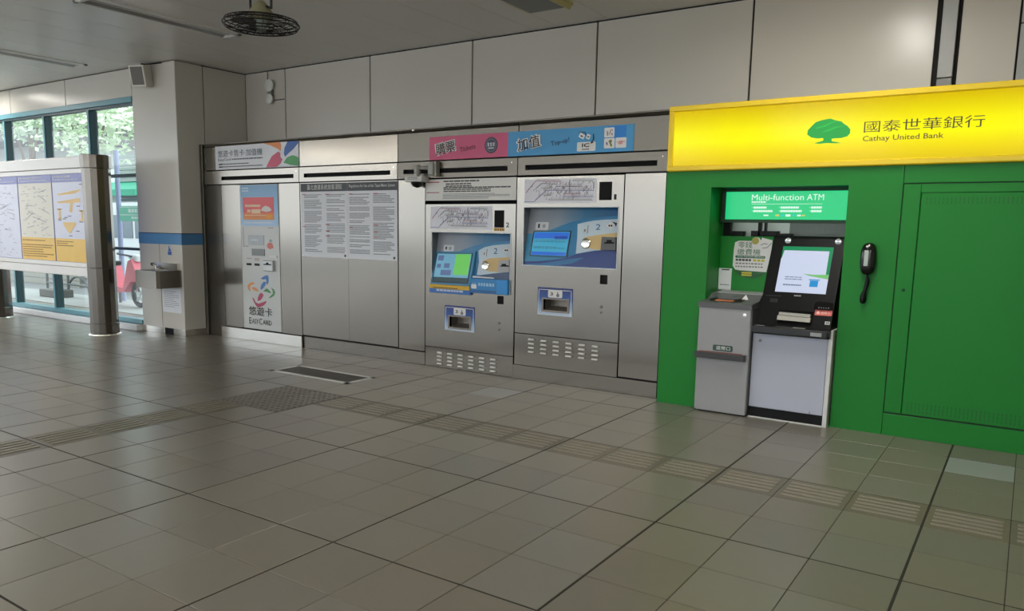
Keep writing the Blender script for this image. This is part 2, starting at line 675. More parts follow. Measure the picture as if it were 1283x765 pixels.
# ---- pillar
pil = obj('pillar', MB().box(-7.955, -6.925, YW, 4.27, 0.0, CZ - 0.012, 0.006), WALL)
pil['kind'] = 'structure'
obj('blue_band', MB().box(-7.957, -6.922, YW - 0.003, 4.272, 1.275, 1.425, 0.001), BLUE_BAND, pil)
obj('band_shadow_line', MB().box(-7.9565, -6.9225, YW - 0.0025, 4.2705, 1.425, 1.434), DARK, pil)
sk = MB().box(-7.958, -7.385, YW - 0.02, 4.0, 0, 0.095, 0.003).box(-7.175, -6.905, YW - 0.02, 4.26, 0, 0.095, 0.003)
obj('skirting', sk, STEEL_B, pil)
obj('floor_gap', MB().box(-7.385, -7.175, YW - 0.005, YW + 0.05, 0, 0.092), BLACK_M, pil)
obj('panel_seam', MB().box(-7.462, -7.452, YW - 0.0015, YW + 0.01, 0.095, 1.274), mat('panel_seam', (120, 115, 105), 0.6), pil)

# ---- window wall: fascia panels above the glazing
wl = obj('wall_left', MB().box(XL, -7.955, YW + 0.03, YW + 0.25, 3.33, CZ + 0.02), DARK)
wl['kind'] = 'structure'
fs_ = [-16.8, -15.06, -13.30, -11.535, -9.76, -7.955]
for a, b in zip(fs_, fs_[1:]):
    obj('wall_panel', MB().box(a + 0.008, b - 0.008, YW, YW + 0.03, 3.335, CZ - 0.014, 0.003), WALL, wl)

# ---- glazed window
wi = struct('window_1', (-12, YW, 0))
obj('head_rail', MB().box(XL, -7.955, YW - 0.015, YW + 0.12, 3.255, 3.333, 0.004), TEAL, wi)
obj('head_channel', MB().box(XL, -7.955, YW + 0.01, YW + 0.10, 3.22, 3.256, 0.003), TEAL_D, wi)
obj('sill_rail', MB().box(XL, -7.955, YW - 0.015, YW + 0.12, 0.095, 0.16, 0.004), TEAL, wi)
MX = [-11.85 + 1.335 * k for k in range(-4, 3)]
for mx in MX:
    obj('mullion', MB().box(mx, mx + 0.05, YW + 0.0, YW + 0.05, 0.16, 3.222, 0.003), TEAL, wi)
    obj('mullion_fin', MB().box(mx + 0.002, mx + 0.066, YW + 0.012, YW + 0.13, 0.161, 3.221), TEAL_D, wi)
ends = [XL] + MX + [-7.955 - 0.07]
for a, b in zip(ends, ends[1:]):
    a0 = a + (0.07 if a > XL else 0)
    b0 = b if b < -8.1 else -7.955
    for z0, z1 in ((1.165, 1.205), (2.225, 2.27)):
        obj('transom', MB().box(a0, b0, YW + 0.03, YW + 0.10, z0, z1, 0.003), TEAL_D, wi)
    for z0, z1 in ((0.16, 1.165), (1.205, 2.225), (2.27, 3.222)):
        obj('pane', MB().box(a0, b0, YW + 0.06, YW + 0.066, z0, z1), GLASS, wi)
kerb = obj('baseboard_left', MB().box(XL, -7.957, YW - 0.10, YW + 0.12, 0, 0.088, 0.006), mat('pale_stone_kerb', (236, 236, 236), 0.35, var=0.05, scale=8))
kerb['kind'] = 'structure'

# ---- far walls of the hall out of the picture, one long side left open to daylight
wr2 = obj('wall_right', MB().box(XR, XR + 0.2, YF, YB, 0, CZ + 0.2), mat('hall_wall_paint', (170, 165, 152), 0.5))
wr2['kind'] = 'structure'
for px, py in ((4.6, -11.4), (-2.0, -11.4), (-8.6, -11.4), (-15.2, -11.4)):
    c = obj('pillar', MB().box(px, px + 0.7, py, py + 0.7, 0, CZ, 0.01), WALL)
    c['kind'] = 'structure'

# ---- ceiling lights
lname = {(-8.49, 0): 'unlit recessed ceiling light nearest the window wall, small in the far corner', (-5.16, 0): 'long unlit recessed ceiling light beside the caged fan',
         (-11.82, 0): 'lit recessed ceiling light above the far end of the window wall', (1.50, 0): 'lit recessed ceiling light before the bank kiosk',
         (-1.83, 0): 'unlit recessed ceiling light before the ticket machines', (4.83, 0): 'unlit recessed ceiling light at the kiosk end of the hall'}
M_DIFF = mat('lit_diffuser', (255, 251, 242), 0.5, emit=LAMP_LIT * 2 ** EXPOSURE, var=0.0)
M_LOUV = mat('unlit_reflector', (170, 170, 168), 0.3, 0.4)
M_TRIM = mat('white_light_trim', (236, 235, 230), 0.35)
for lx, lit in lights:
    y0, y1 = LY0, LY1
    t = thing('ceiling_light', lname[(lx, 0)], 'ceiling light', (lx, (y0 + y1) / 2, CZ), 'recessed ceiling lights')
    fr = MB()
    for a in ((lx - 0.165, lx - 0.115, y0 - 0.015, y1 + 0.015), (lx + 0.115, lx + 0.165, y0 - 0.015, y1 + 0.015),
              (lx - 0.165, lx + 0.165, y0 - 0.015, y0 + 0.03), (lx - 0.165, lx + 0.165, y1 - 0.03, y1 + 0.015)):
        fr.box(a[0], a[1], a[2], a[3], CZ - 0.016, CZ + 0.012, 0.002)
    obj('trim', fr, M_TRIM, t)
    obj('housing', MB().box(lx - 0.147, lx + 0.147, y0 + 0.003, y1 - 0.003, CZ + 0.095, CZ + 0.11), M_TRIM, t)
    if lit:
        obj('diffuser', MB().box(lx - 0.115, lx + 0.115, y0 + 0.03, y1 - 0.03, CZ + 0.004, CZ + 0.01), M_DIFF, t)
    else:
        for s in (-1, 1):
            obj('reflector', MB().prism([(lx + s * 0.113, y0 + 0.03, CZ - 0.006), (lx + s * 0.03, y0 + 0.03, CZ + 0.03), (lx + s * 0.03, y0 + 0.03, CZ + 0.036), (lx + s * 0.118, y0 + 0.03, CZ + 0.0)], (0, y1 - y0 - 0.06, 0)), M_LOUV, t)
        obj('tube_lamp', MB().tube([(lx, y0 + 0.06, CZ + 0.012), (lx, y1 - 0.06, CZ + 0.012)], 0.016), WHITE, t)

# bare-tube battens added out of view behind the viewer to brighten the hall
M_TUBE = mat('added_lit_tube', (255, 251, 242), 0.5, emit=TUBE_LIT * 2 ** EXPOSURE, var=0.0)
for ly, word in ((-3.6, 'nearer'), (-7.6, 'farther')):
    for q, lx in enumerate((-12.5, -8.5, -4.5, -0.5, 3.5)):
        t = thing('added_batten', 'added unseen tube batten in the %s row behind the camera, %s' % (word, ('farthest along the window wall', 'second from the window end', 'midway along the hall', 'second from the kiosk end', 'at the kiosk end')[q]), 'batten light', (lx, ly, CZ), 'added batten lights')
        obj('tray', MB().box(lx - 0.65, lx + 0.65, ly - 0.035, ly + 0.035, CZ - 0.36, CZ - 0.31, 0.004), M_TRIM, t)
        for s in (-1, 1):
            obj('hanger', MB().tube([(lx + 0.5 * s, ly, CZ - 0.31), (lx + 0.5 * s, ly, CZ)], 0.006, 6), M_TRIM, t)
            obj('tube_lamp', MB().tube([(lx - 0.6, ly + 0.075 * s, CZ - 0.34), (lx + 0.6, ly + 0.075 * s, CZ - 0.34)], 0.019, 8), M_TUBE, t)

t = thing('downlight_box', 'square unlit ceiling fitting with pale yellow reflector edges above the ticket machines', 'ceiling light', (-1.37, 3.98, CZ))
YELR = mat('yellowed_reflector', (206, 196, 128), 0.3)
obj('trim', MB().box(-1.625, -1.605, 3.67, 4.28, CZ - 0.02, CZ + 0.01).box(-1.145, -1.12, 3.67, 4.28, CZ - 0.02, CZ + 0.01), mat('olive_trim', (96, 92, 50), 0.4), t)
obj('reflector', MB().prism([(-1.16, 3.67, CZ - 0.06), (-1.12, 3.67, CZ), (-1.12, 4.27, CZ), (-1.16, 4.27, CZ - 0.06)], (0.012, 0, 0.0)), YELR, t)
obj('reflector', MB().prism([(-1.605, 3.67, CZ - 0.03), (-1.585, 3.67, CZ), (-1.585, 4.26, CZ), (-1.605, 4.26, CZ - 0.03)], (-0.01, 0, 0)), YELR, t)
obj('lens', MB().box(-1.60, -1.165, 3.67, 4.27, CZ - 0.035, CZ - 0.002, 0.006), mat('unlit_grey_lens', (96, 100, 98), 0.3), t)

# ================================================================ caged ceiling fan
FX, FY, FZ = -2.13, 1.38, 3.035
t = thing('ceiling_fan', 'ceiling-hung orbit fan in a black wire cage with a cream motor', 'fan', (FX, FY, CZ))
WIRE = mat('black_wire', (24, 24, 24), 0.45)
CREAM = mat('cream_motor', (150, 146, 116), 0.5)
cg = MB()
for r, h in ((0.275, 0.0), (0.262, 0.022), (0.262, -0.022), (0.20, 0.032), (0.19, -0.036), (0.12, -0.04)):
    cg.tube([(FX + r * math.cos(a), FY + r * math.sin(a), FZ + h) for a in [2 * math.pi * k / 36 for k in range(36)]], 0.0042 if r < 0.27 else 0.006, 5, closed=True)
for k in range(20):
    a = 2 * math.pi * k / 20
    cg.tube([(FX + r * math.cos(a), FY + r * math.sin(a), FZ + h) for r, h in ((0.07, 0.034), (0.20, 0.032), (0.262, 0.022), (0.275, 0.0), (0.262, -0.022), (0.19, -0.036), (0.04, -0.042))], 0.0027, 4)
obj('cage', cg, WIRE, t)
obj('motor', MB().lathe([(0.03, 0.16), (0.05, 0.14), (0.09, 0.08), (0.095, 0.05), (0.08, 0.035)], (FX, FY, FZ), 20), CREAM, t, smooth=True)
obj('hub', MB().lathe([(0.04, 0.036), (0.045, 0.0), (0.03, -0.025)], (FX, FY, FZ), 16), mat('pale_hub', (170, 184, 178), 0.4), t, smooth=True)
for k in range(3):
    b = MB()
    a0 = 2 * math.pi * k / 3 + 0.4
    pts = []
    for r, w, tw in ((0.045, 0.25, 0.5), (0.12, 0.42, 0.4), (0.20, 0.42, 0.3), (0.24, 0.25, 0.25)):
        for s in (-1, 1):
            a = a0 + s * w
            pts.append((FX + r * math.cos(a), FY + r * math.sin(a), FZ + s * 0.016 * tw * 2))
    b.add(pts, [(0, 1, 3, 2), (2, 3, 5, 4), (4, 5, 7, 6)])
    obj('blade', b, mat('grey_blade', (74, 74, 72), 0.4), t)
obj('yoke', MB().tube([(FX - 0.115, FY, FZ + 0.12), (FX - 0.12, FY, FZ + 0.27), (FX - 0.08, FY, FZ + 0.34), (FX + 0.08, FY, FZ + 0.34), (FX + 0.12, FY, FZ + 0.27), (FX + 0.115, FY, FZ + 0.10)], 0.009, 6)
    .tube([(FX - 0.12, FY, FZ + 0.12), (FX - 0.05, FY, FZ + 0.12)], 0.009, 6).tube([(FX + 0.12, FY, FZ + 0.10), (FX + 0.05, FY, FZ + 0.12)], 0.009, 6), WIRE, t)
obj('gearbox', MB().lathe([(0.03, 0.18), (0.045, 0.20), (0.045, 0.24), (0.02, 0.26), (0.02, 0.36)], (FX, FY, FZ), 14).box(FX + 0.11, FX + 0.19, FY - 0.03, FY + 0.03, FZ + 0.245, FZ + 0.29, 0.008), mat('dark_gearbox', (44, 44, 40), 0.5), t)
obj('stem', MB().tube([(FX, FY, FZ + 0.34), (FX, FY, CZ)], 0.016, 10), WIRE, t)
obj('canopy', MB().lathe([(0.02, -0.08), (0.07, -0.03), (0.075, 0.0)], (FX, FY, CZ), 18), CREAM, t, smooth=True)

# ================================================================ loudspeaker on the pillar
t = thing('wall_speaker', 'cream box loudspeaker with grey grille high on the pillar', 'speaker', (-7.55, YW, 3.4))
M = Matrix.Translation((-7.49, 3.71, 3.545)) @ Matrix.Scale(0.86, 4) @ Matrix.Rotation(math.radians(22), 4, 'Z') @ Matrix.Rotation(math.radians(12), 4, 'X')
obj('cabinet', MB().box(-0.135, 0.135, -0.09, 0.10, -0.165, 0.165, 0.012, 2).xf(M), mat('cream_speaker', (204, 201, 192), 0.45), t)
obj('bezel', MB().box(-0.13, 0.13, -0.098, -0.088, -0.16, 0.16, 0.003).xf(M), mat('white_bezel', (226, 224, 217), 0.4), t)
obj('grille', MB().box(-0.105, 0.105, -0.102, -0.095, -0.13, 0.14, 0.002).xf(M), mat('speaker_grille', (116, 114, 110), 0.6, var=0.3, scale=140), t)
obj('bracket', MB().box(-7.52, -7.46, 3.76, YW, 3.48, 3.60, 0.003), DARK, t)
obj('cable', MB().tube([(-7.50, 3.74, 3.68), (-7.53, 3.74, 3.712), (-7.5, 3.80, 3.712), (-7.2, 3.832, 3.708)], 0.008, 6), BLACK, t)

# ================================================================ twin emergency lamp in the corner of the back wall
t = thing('emergency_lamp', 'white twin-headed emergency lamp with thin conduit in the upper wall corner', 'lamp', (-6.34, YB, 3.4))
WL = mat('lamp_white', (226, 229, 222), 0.35)
for z, s in ((3.51, 1.25), (3.325, 1.05)):
    obj('lamp_head', MB().lathe([(0.03, 0.0), (0.06 * s, -0.02), (0.068 * s, -0.05), (0.055 * s, -0.06), (0.0, -0.065)], (-6.345, YB - 0.01, z), 18, 'Y'), WL, t, smooth=True)
obj('mount', MB().box(-6.39, -6.30, YB - 0.05, YB, 3.375, 3.455, 0.006), mat('lamp_mount', (128, 128, 118), 0.5), t)
obj('conduit', MB().tube([(-6.42, YB - 0.012, CZ), (-6.42, YB - 0.012, 3.50), (-6.37, YB - 0.012, 3.48)], 0.007, 6).tube([(-6.28, YB - 0.012, 3.31), (-6.075, YB - 0.012, 3.31)], 0.007, 6), mat('conduit_grey', (110, 106, 98), 0.5), t)

# ================================================================ map board on two steel columns
t = thing('map_board', 'long stainless map board on polished steel columns before the window', 'sign board', (-9.6, 3.28, 0))
obj('upper_rail', MB().box(-11.15, -8.0, 3.20, 3.36, 2.31, 2.47, 0.006), mat('satin_aluminium', (222, 218, 212), 0.38, 0.25, var=0.04), t)
obj('upper_lip', MB().box(-11.15, -8.0, 3.215, 3.345, 2.24, 2.305, 0.002), mat('satin_aluminium', (206, 202, 196)), t)
obj('lower_rail', MB().box(-11.15, -8.0, 3.20, 3.36, 0.80, 0.925, 0.006), mat('satin_aluminium', (206, 202, 196)), t)
obj('lower_lip', MB().box(-11.15, -8.0, 3.21, 3.35, 0.93, 0.99, 0.002), mat('satin_aluminium', (206, 202, 196)), t)
obj('backing', MB().box(-11.15, -8.0, 3.235, 3.33, 0.985, 2.245), mat('purple_backing', (110, 112, 176), 0.4), t)
for px in (-8.02, -11.2):
    c = obj('column', MB().lathe([(0.19, 0.0), (0.19, 0.16), (0.186, 0.165), (0.186, 0.93), (0.184, 0.935), (0.184, 0.94), (0.186, 0.945), (0.186, 2.29)], (px, 3.30, 0), 14), STEEL_POST, t, smooth=False)
    obj('base_ring', MB().lathe([(0.215, 0.0), (0.212, 0.012), (0.19, 0.018)], (px, 3.30, 0), 28), STEEL_B, c)
    obj('cap', MB().lathe([(0.194, 2.295), (0.199, 2.30), (0.199, 2.47), (0.185, 2.478)], (px, 3.30, 0), 14), STEEL_POST, c)
LIL = mat('lilac_poster', (220, 222, 240), 0.3)
SAND = mat('sand_poster', (226, 220, 202), 0.3)
GOLD = mat('gold_poster_strip', (242, 194, 52), 0.3)
PURP = mat('purple_poster_head', (120, 124, 190), 0.3)
MAPY = mat('map_yellow', (238, 200, 116), 0.4)
YP = 3.230
for k, (a, b, m) in enumerate(((-11.14, -10.15, LIL), (-10.12, -9.125, SAND), (-9.095, -8.10, LIL))):
    p = obj('poster', MB().box(a, b, YP, YP + 0.004, 0.995, 2.125), m, t)
    flat('poster_head', rect(a - 0.01, b + 0.01, 2.13, 2.24), YP - 0.002, PURP, p)
    rr = [rect(a + 0.03, a + 0.06, 2.15, 2.22)] + rows(a + 0.08, a + (0.72 if k == 1 else 0.5), 2.185, 2.215, 1, k, 0.9, (0.04, 0.05), 0)
    rr += rows(a + 0.08, a + 0.9 - 0.18 * (k == 2), 2.15, 2.165, 1, 9 + k, 0.8, (0.03, 0.08), 0)
    o = flat('print', rr, YP - 0.004, mat('white_ink', (206, 208, 226), 0.5), p)
    o['kind'] = 'stuff'
    if k:
        flat('poster_foot', rect(a, b, 0.995, 1.325), YP - 0.002, GOLD, p)
        o = flat('small_print', rows(a + 0.03, b - (0.05 if k == 1 else 0.5), 1.02 if k == 1 else 1.2, 1.29, 8 if k == 1 else 3, 20 + k, 0.4, (0.03, 0.12)), YP - 0.004, mat('amber_ink', (170, 128, 60), 0.6), p)
        o['kind'] = 'stuff'
    r = random.Random(k)
    if k == 2:
        dg = [[(-8.95, 1.96), (-8.55, 2.0), (-8.30, 2.02), (-8.45, 1.965), (-8.6, 1.955), (-8.95, 1.94)], [(-8.98, 1.85), (-8.35, 1.9), (-8.35, 1.84), (-8.55, 1.83), (-8.58, 1.7), (-8.66, 1.7), (-8.62, 1.83), (-8.98, 1.83)],
              [(-8.85, 1.56), (-8.5, 1.56), (-8.5, 1.53), (-8.62, 1.44), (-8.66, 1.4), (-8.72, 1.42), (-8.82, 1.5)], rect(-8.96, -8.90, 1.6, 1.75), rect(-8.40, -8.25, 1.71, 1.73), rect(-8.35, -8.30, 1.6, 1.73), rect(-8.40, -8.25, 1.58, 1.60), rect(-9.0, -8.86, 1.735, 1.75), rect(-9.0, -8.88, 1.6, 1.615)]
        o = flat('map_drawing', dg, YP - 0.002, MAPY, p)
        o = flat('small_print', [rect(x, x + 0.09, z, z + 0.012) for x, z in ((-8.7, 1.64), (-8.98, 1.58), (-8.40, 1.56), (-8.70, 1.36), (-8.5, 1.43), (-8.85, 1.6), (-8.35, 2.08), (-8.45, 1.78), (-8.80, 1.62))], YP - 0.003, mat('slate_ink', (110, 114, 140), 0.6), p)
        o['kind'] = 'stuff'
    else:
        ln = []
        for q in range(60):
            x, z = r.uniform(a + 0.05, b - 0.15), r.uniform(1.36 if k else 1.03, 2.08)
            ln.append(rect(x, x + r.uniform(0.03, 0.09), z, z + 0.006))
        for q in range(10):
            x, z = r.uniform(a + 0.08, b - 0.3), r.uniform(1.4, 2.0)
            e = r.uniform(-0.1, 0.1)
            ln.append([(x, z), (x + 0.22, z + e), (x + 0.22, z + e + 0.007), (x, z + 0.007)])
        o = flat('map_drawing', ln, YP - 0.003, mat('faint_map_ink', (166, 168, 176), 0.6), p)
        o['kind'] = 'stuff'

# ================================================================ drinking fountain, paper notice and sticker on the pillar
t = thing('drinking_fountain', 'stainless steel drinking fountain basin on the pillar under the blue band', 'drinking fountain', (-7.2, YW, 0.68))
pf = [(-7.50, 3.53), (-7.48, 3.475), (-7.43, 3.45), (-7.10, 3.45), (-6.95, 3.45), (-6.925, 3.49), (-6.96, YW), (-7.50, YW)]
bowl = MB().prism([(x, y, 0.69) for x, y in pf], (0, 0, 0.235))
obj('basin', bowl, STEEL, t)
obj('bowl_hollow', MB().lathe([(0.15, 0.0), (0.13, -0.0005)], (-7.19, 3.63, 0.9265), 24), STEEL_D, t)
obj('backsplash', MB().prism([(-7.48, YW, 0.925), (-7.48, YW, 1.02), (-7.48, 3.80, 1.015), (-7.48, 3.76, 0.925)], (0.49, 0, 0)), STEEL_B, t)
obj('spout', MB().tube([(-7.42, 3.76, 0.925), (-7.42, 3.75, 0.99), (-7.38, 3.69, 1.0), (-7.36, 3.66, 0.985)], 0.014, 8), STEEL_B, t)
obj('push_button', MB().box(-7.475, -7.435, 3.70, 3.75, 0.98, 1.015, 0.006), BLACK, t)
t = obj('paper_notice', MB().box(-7.43, -6.99, YW - 0.004, YW, 0.32, 0.665), PAPER)
tag(t, 'white paper notice stuck on the pillar below the drinking fountain', 'notice')
o = flat('print', rows(-7.39, -7.04, 0.38, 0.62, 9, 3, 0.3), YW - 0.0055, INK_LG, t)
o['kind'] = 'stuff'
t = obj('water_sticker', MB().box(-7.255, -7.165, YW - 0.003, YW, 1.125, 1.26), mat('pale_sticker', (190, 198, 206), 0.5))
tag(t, 'small blue and white drinking water sticker on the pillar', 'sticker')
flat('pictogram', [rect(-7.252, -7.168, 1.13, 1.18), [(-7.245, 1.185), (-7.175, 1.185), (-7.19, 1.215), (-7.21, 1.225), (-7.215, 1.255), (-7.232, 1.255), (-7.23, 1.215)]], YW - 0.0045, mat('sticker_blue', (52, 98, 176), 0.5), t)

# ---- outlines of printed marks, in metres on their own faces (x, z)
LOGO = {'blue_o': [(-5.727,0.856),(-5.654,0.893),(-5.586,0.912),(-5.563,0.88),(-5.565,0.825),(-5.592,0.779),(-5.616,0.8),(-5.606,0.834),(-5.626,0.855),(-5.673,0.847)],'blue_i': [(-5.657,0.823),(-5.621,0.811),(-5.634,0.772),(-5.678,0.73),(-5.727,0.703),(-5.732,0.738),(-5.706,0.785)],'green_i': [(-5.68,0.691),(-5.61,0.734),(-5.569,0.72),(-5.516,0.675),(-5.546,0.673),(-5.596,0.685)],'green_o': [(-5.518,0.75),(-5.461,0.726),(-5.437,0.689),(-5.464,0.643),(-5.515,0.618),(-5.579,0.605),(-5.539,0.633),(-5.488,0.669),(-5.486,0.702)],'red_i': [(-5.723,0.67),(-5.673,0.641),(-5.701,0.6),(-5.745,0.564),(-5.802,0.552),(-5.789,0.601),(-5.758,0.647)],'red_o': [(-5.911,0.593),(-5.873,0.578),(-5.841,0.53),(-5.781,0.517),(-5.686,0.545),(-5.621,0.566),(-5.627,0.538),(-5.688,0.495),(-5.783,0.466),(-5.826,0.48),(-5.875,0.533)],'orange_i': [(-5.922,0.722),(-5.875,0.736),(-5.823,0.728),(-5.765,0.681),(-5.817,0.683),(-5.868,0.692)],'orange_o': [(-6.005,0.746),(-5.95,0.789),(-5.872,0.804),(-5.856,0.777),(-5.917,0.762),(-5.953,0.732),(-5.942,0.67),(-5.986,0.696)]}
PETALS = {'orange': [(-5.617,2.618),(-5.273,2.619),(-5.255,2.571),(-5.264,2.5),(-5.341,2.537),(-5.471,2.581)],'blue': [(-5.131,2.62),(-4.926,2.613),(-4.936,2.582),(-5.033,2.511),(-5.117,2.468),(-5.186,2.424),(-5.207,2.468),(-5.191,2.535)],'red': [(-5.31,2.497),(-5.271,2.47),(-5.273,2.428),(-5.235,2.396),(-5.269,2.346),(-5.35,2.302),(-5.549,2.301),(-5.52,2.35),(-5.437,2.442)],'green': [(-5.217,2.353),(-5.151,2.415),(-5.048,2.44),(-4.96,2.42),(-4.933,2.407),(-4.936,2.308),(-5.09,2.321)]}
TREE = [(1.235,2.28),(1.301,2.297),(1.306,2.311),(1.299,2.318),(1.259,2.316),(1.212,2.326),(1.179,2.351),(1.181,2.385),(1.212,2.418),(1.237,2.443),(1.276,2.455),(1.315,2.462),(1.347,2.464),(1.388,2.448),(1.427,2.439),(1.45,2.417),(1.474,2.402),(1.498,2.374),(1.498,2.344),(1.48,2.322),(1.436,2.311),(1.385,2.311),(1.365,2.308),(1.369,2.29),(1.439,2.274),(1.401,2.272),(1.335,2.278),(1.276,2.274)]
MAP = [[(-1.563,1.929),(-1.447,2.048),(-1.164,2.039),(-1.163,1.987)],[(-1.578,1.843),(-1.462,1.842),(-1.318,1.953),(-0.797,1.946)],[(-1.06,2.047),(-1.055,1.916)],[(-1.163,1.987),(-1.212,1.988),(-1.211,1.953),(-1.164,1.91)],[(-1.028,2.043),(-0.816,2.039),(-0.795,2.015),(-0.793,1.94)],[(-1.139,1.889),(-0.787,1.886)],[(-1.299,1.859),(-0.797,1.855)],[(-1.453,1.963),(-1.37,2.025),(-1.196,2.008)],[(-1.369,1.969),(-1.245,1.985)],[(-1.155,1.987),(-0.923,1.986)],[(-1.128,1.92),(-0.936,1.915)],[(-1.35,1.905),(-1.259,1.904)]]
M1 = {'teal': [(-1.582,1.519),(-1.465,1.53),(-1.321,1.559),(-1.193,1.605),(-1.077,1.646),(-0.96,1.669),(-0.825,1.687),(-0.682,1.701),(-0.568,1.71),(-0.529,1.207),(-1.588,1.201),(-1.587,1.302)],'navy': [(-1.586,1.238),(-1.419,1.244),(-1.244,1.263),(-1.074,1.293),(-0.967,1.334),(-0.777,1.37),(-0.544,1.389),(-0.529,1.207),(-1.588,1.201)],'swirl': [(-1.582,1.212),(-1.386,1.222),(-1.199,1.252),(-1.03,1.282),(-0.878,1.3),(-1.023,1.233),(-1.236,1.206),(-1.588,1.201)],'pale': [(-1.001,1.625),(-0.917,1.645),(-0.821,1.661),(-0.697,1.671),(-0.57,1.676),(-0.544,1.385),(-0.777,1.37),(-0.981,1.333),(-0.987,1.481)],'beige': [(-0.933,1.445),(-0.924,1.482),(-0.878,1.502),(-0.717,1.529),(-0.559,1.547),(-0.559,1.502),(-0.707,1.505),(-0.703,1.376),(-0.779,1.382),(-0.891,1.397),(-0.922,1.415)],'slot': [(-0.707,1.505),(-0.559,1.502),(-0.543,1.38),(-0.703,1.376)],'slit': [(-0.673,1.451),(-0.647,1.458),(-0.649,1.476),(-0.596,1.477),(-0.593,1.459),(-0.566,1.454),(-0.564,1.442),(-0.671,1.439)],'coin': [(-0.88,1.434),(-0.827,1.436)],'two': [(-0.794,1.571),(-0.744,1.627)],'label': [(-1.489,1.561),(-1.335,1.641)],'screen': [(-1.492,1.541),(-1.074,1.548),(-1.09,1.303),(-1.507,1.304)],'icon1': [(-0.689,1.611),(-0.646,1.645),(-0.595,1.62),(-0.627,1.577)],'icon2': [(-0.928,1.582),(-0.899,1.587),(-0.889,1.548),(-0.918,1.543)]}
M2 = {'teal': [(-2.488,1.307),(-2.379,1.346),(-2.27,1.381),(-2.14,1.406),(-1.99,1.428),(-1.81,1.44),(-1.755,1.022),(-2.817,0.957),(-2.81,1.115)],'dark': [(-2.244,1.032),(-2.137,1.065),(-1.976,1.094),(-1.768,1.114),(-1.755,1.022),(-2.255,1.008)],'pale': [(-2.207,1.328),(-2.134,1.366),(-2.017,1.391),(-1.806,1.412),(-1.768,1.114),(-1.976,1.094),(-2.138,1.07),(-2.193,1.068),(-2.184,1.208)],'beige': [(-2.137,1.165),(-2.131,1.221),(-2.052,1.252),(-1.911,1.262),(-1.789,1.272),(-1.785,1.242),(-1.908,1.235),(-1.911,1.11),(-2.033,1.114),(-2.111,1.127)],'slot': [(-1.908,1.235),(-1.785,1.242),(-1.768,1.117),(-1.911,1.11)],'slit': [(-1.886,1.175),(-1.868,1.187),(-1.867,1.2),(-1.817,1.202),(-1.812,1.189),(-1.777,1.185),(-1.776,1.174),(-1.886,1.17)],'coin': [(-2.089,1.17),(-2.041,1.172)],'two': [(-2.005,1.299),(-1.957,1.362)],'label': [(-2.693,1.307),(-2.547,1.378)],'icon1': [(-1.891,1.337),(-1.854,1.374),(-1.803,1.349),(-1.834,1.308)],'icon2': [(-2.144,1.317),(-2.112,1.322),(-2.101,1.282),(-2.133,1.279)]}

# ================================================================ stainless machine front
YN = YC
t = thing('steel_machine_front', 'brushed stainless cladding that frames the card machine and the ticket machines', 'cladding', (-3.4, YC, 0))
obj('carcass', MB().box(-6.9, -0.03, 4.62, 4.97, 0.0, 2.64), DARK, t)
obj('top_cover', MB().box(-6.88, -0.03, YC + 0.01, 4.96, 2.632, 2.652, 0.002), STEEL_D, t)
for k, (a, b, z0, m) in enumerate(((-6.905, -6.515, 0.0, STEEL_D), (-6.505, -6.158, 0.16, STEEL), (-5.328, -4.94, 0.16, STEEL), (-4.928, -3.297, 0.172, STEEL), (-3.285, -2.892, 0.162, STEEL), (-0.463, -0.055, 0.163, STEEL))):  # leftmost panel takes the darker steel for the pillar's reflection
    obj('steel_panel', MB().box(a, b, YC, YC + 0.03, z0, 2.095, 0.002), m, t)
obj('panel_seam', MB().box(-4.098, -4.092, YC - 0.0008, YC + 0.01, 0.18, 1.17), STEEL_D, t)
obj('inner_shade_sheet', MB().box(-6.9, -2.89, YC + 0.034, YC + 0.05, 0.0, 2.62), DARK, t)  # dark sheet standing in for shade behind the panel gaps
obj('inner_shade_sheet', MB().box(-0.47, -0.04, YC + 0.034, YC + 0.05, 0, 2.62), DARK, t)
for a, b, y in ((-6.58, -4.935, YC - 0.02), (-4.925, -3.292, YC + 0.008), (-3.286, -2.886, YC - 0.004), (-1.678, -0.05, YC - 0.012)):
    obj('plinth', MB().box(a, b, y, YC + 0.03, 0.0, 0.152, 0.003), STEEL_B if a < -5 else STEEL, t)
heads = [(-6.86, -4.935), (-4.925, -3.297), (-3.287, -1.668), (-1.658, -0.05)]
slots = [(-6.48, -5.03), (-4.84, -3.40), (-3.20, -1.785), (-1.57, -0.145)]
for (a, b), (c, d) in zip(heads, slots):
    obj('header_panel', MB().box(a, b, YC, YC + 0.03, 2.298, 2.605, 0.002), STEEL if a < -4 else STEEL_D, t)  # right headers in darker steel, dim reflections put into the colour
    obj('header_cap', MB().prism([(a, YC, 2.607), (a, YC - 0.012, 2.612), (a, YC + 0.02, 2.655), (a, YC + 0.05, 2.655), (a, YC + 0.05, 2.607)], (b - a, 0, 0)), STEEL if a < -4 else STEEL_D, t)
    s = obj('slot_strip', MB().plate(a, b, 2.108, 2.284, YC - 0.012, 0.04, [(c, d, 2.158, 2.208)]), STEEL if a < -4 else STEEL_D, t)
    obj('vent_slot', MB().box(c - 0.02, d + 0.02, YC + 0.028, YC + 0.05, 2.14, 2.225), BLACK_M, s)
    obj('screw', MB().lathe([(0.008, 0), (0.006, -0.003)], (d + 0.05, YC - 0.012, 2.24), 8, 'Y'), STEEL_B, s)
obj('edge_trim', MB().box(-6.93, -6.87, YC - 0.03, YC + 0.05, 0, 2.655, 0.003), STEEL_D, t)
obj('end_gap', MB().box(-0.05, -0.005, YC + 0.02, YC + 0.06, 0, 2.64), BLACK_M, t)
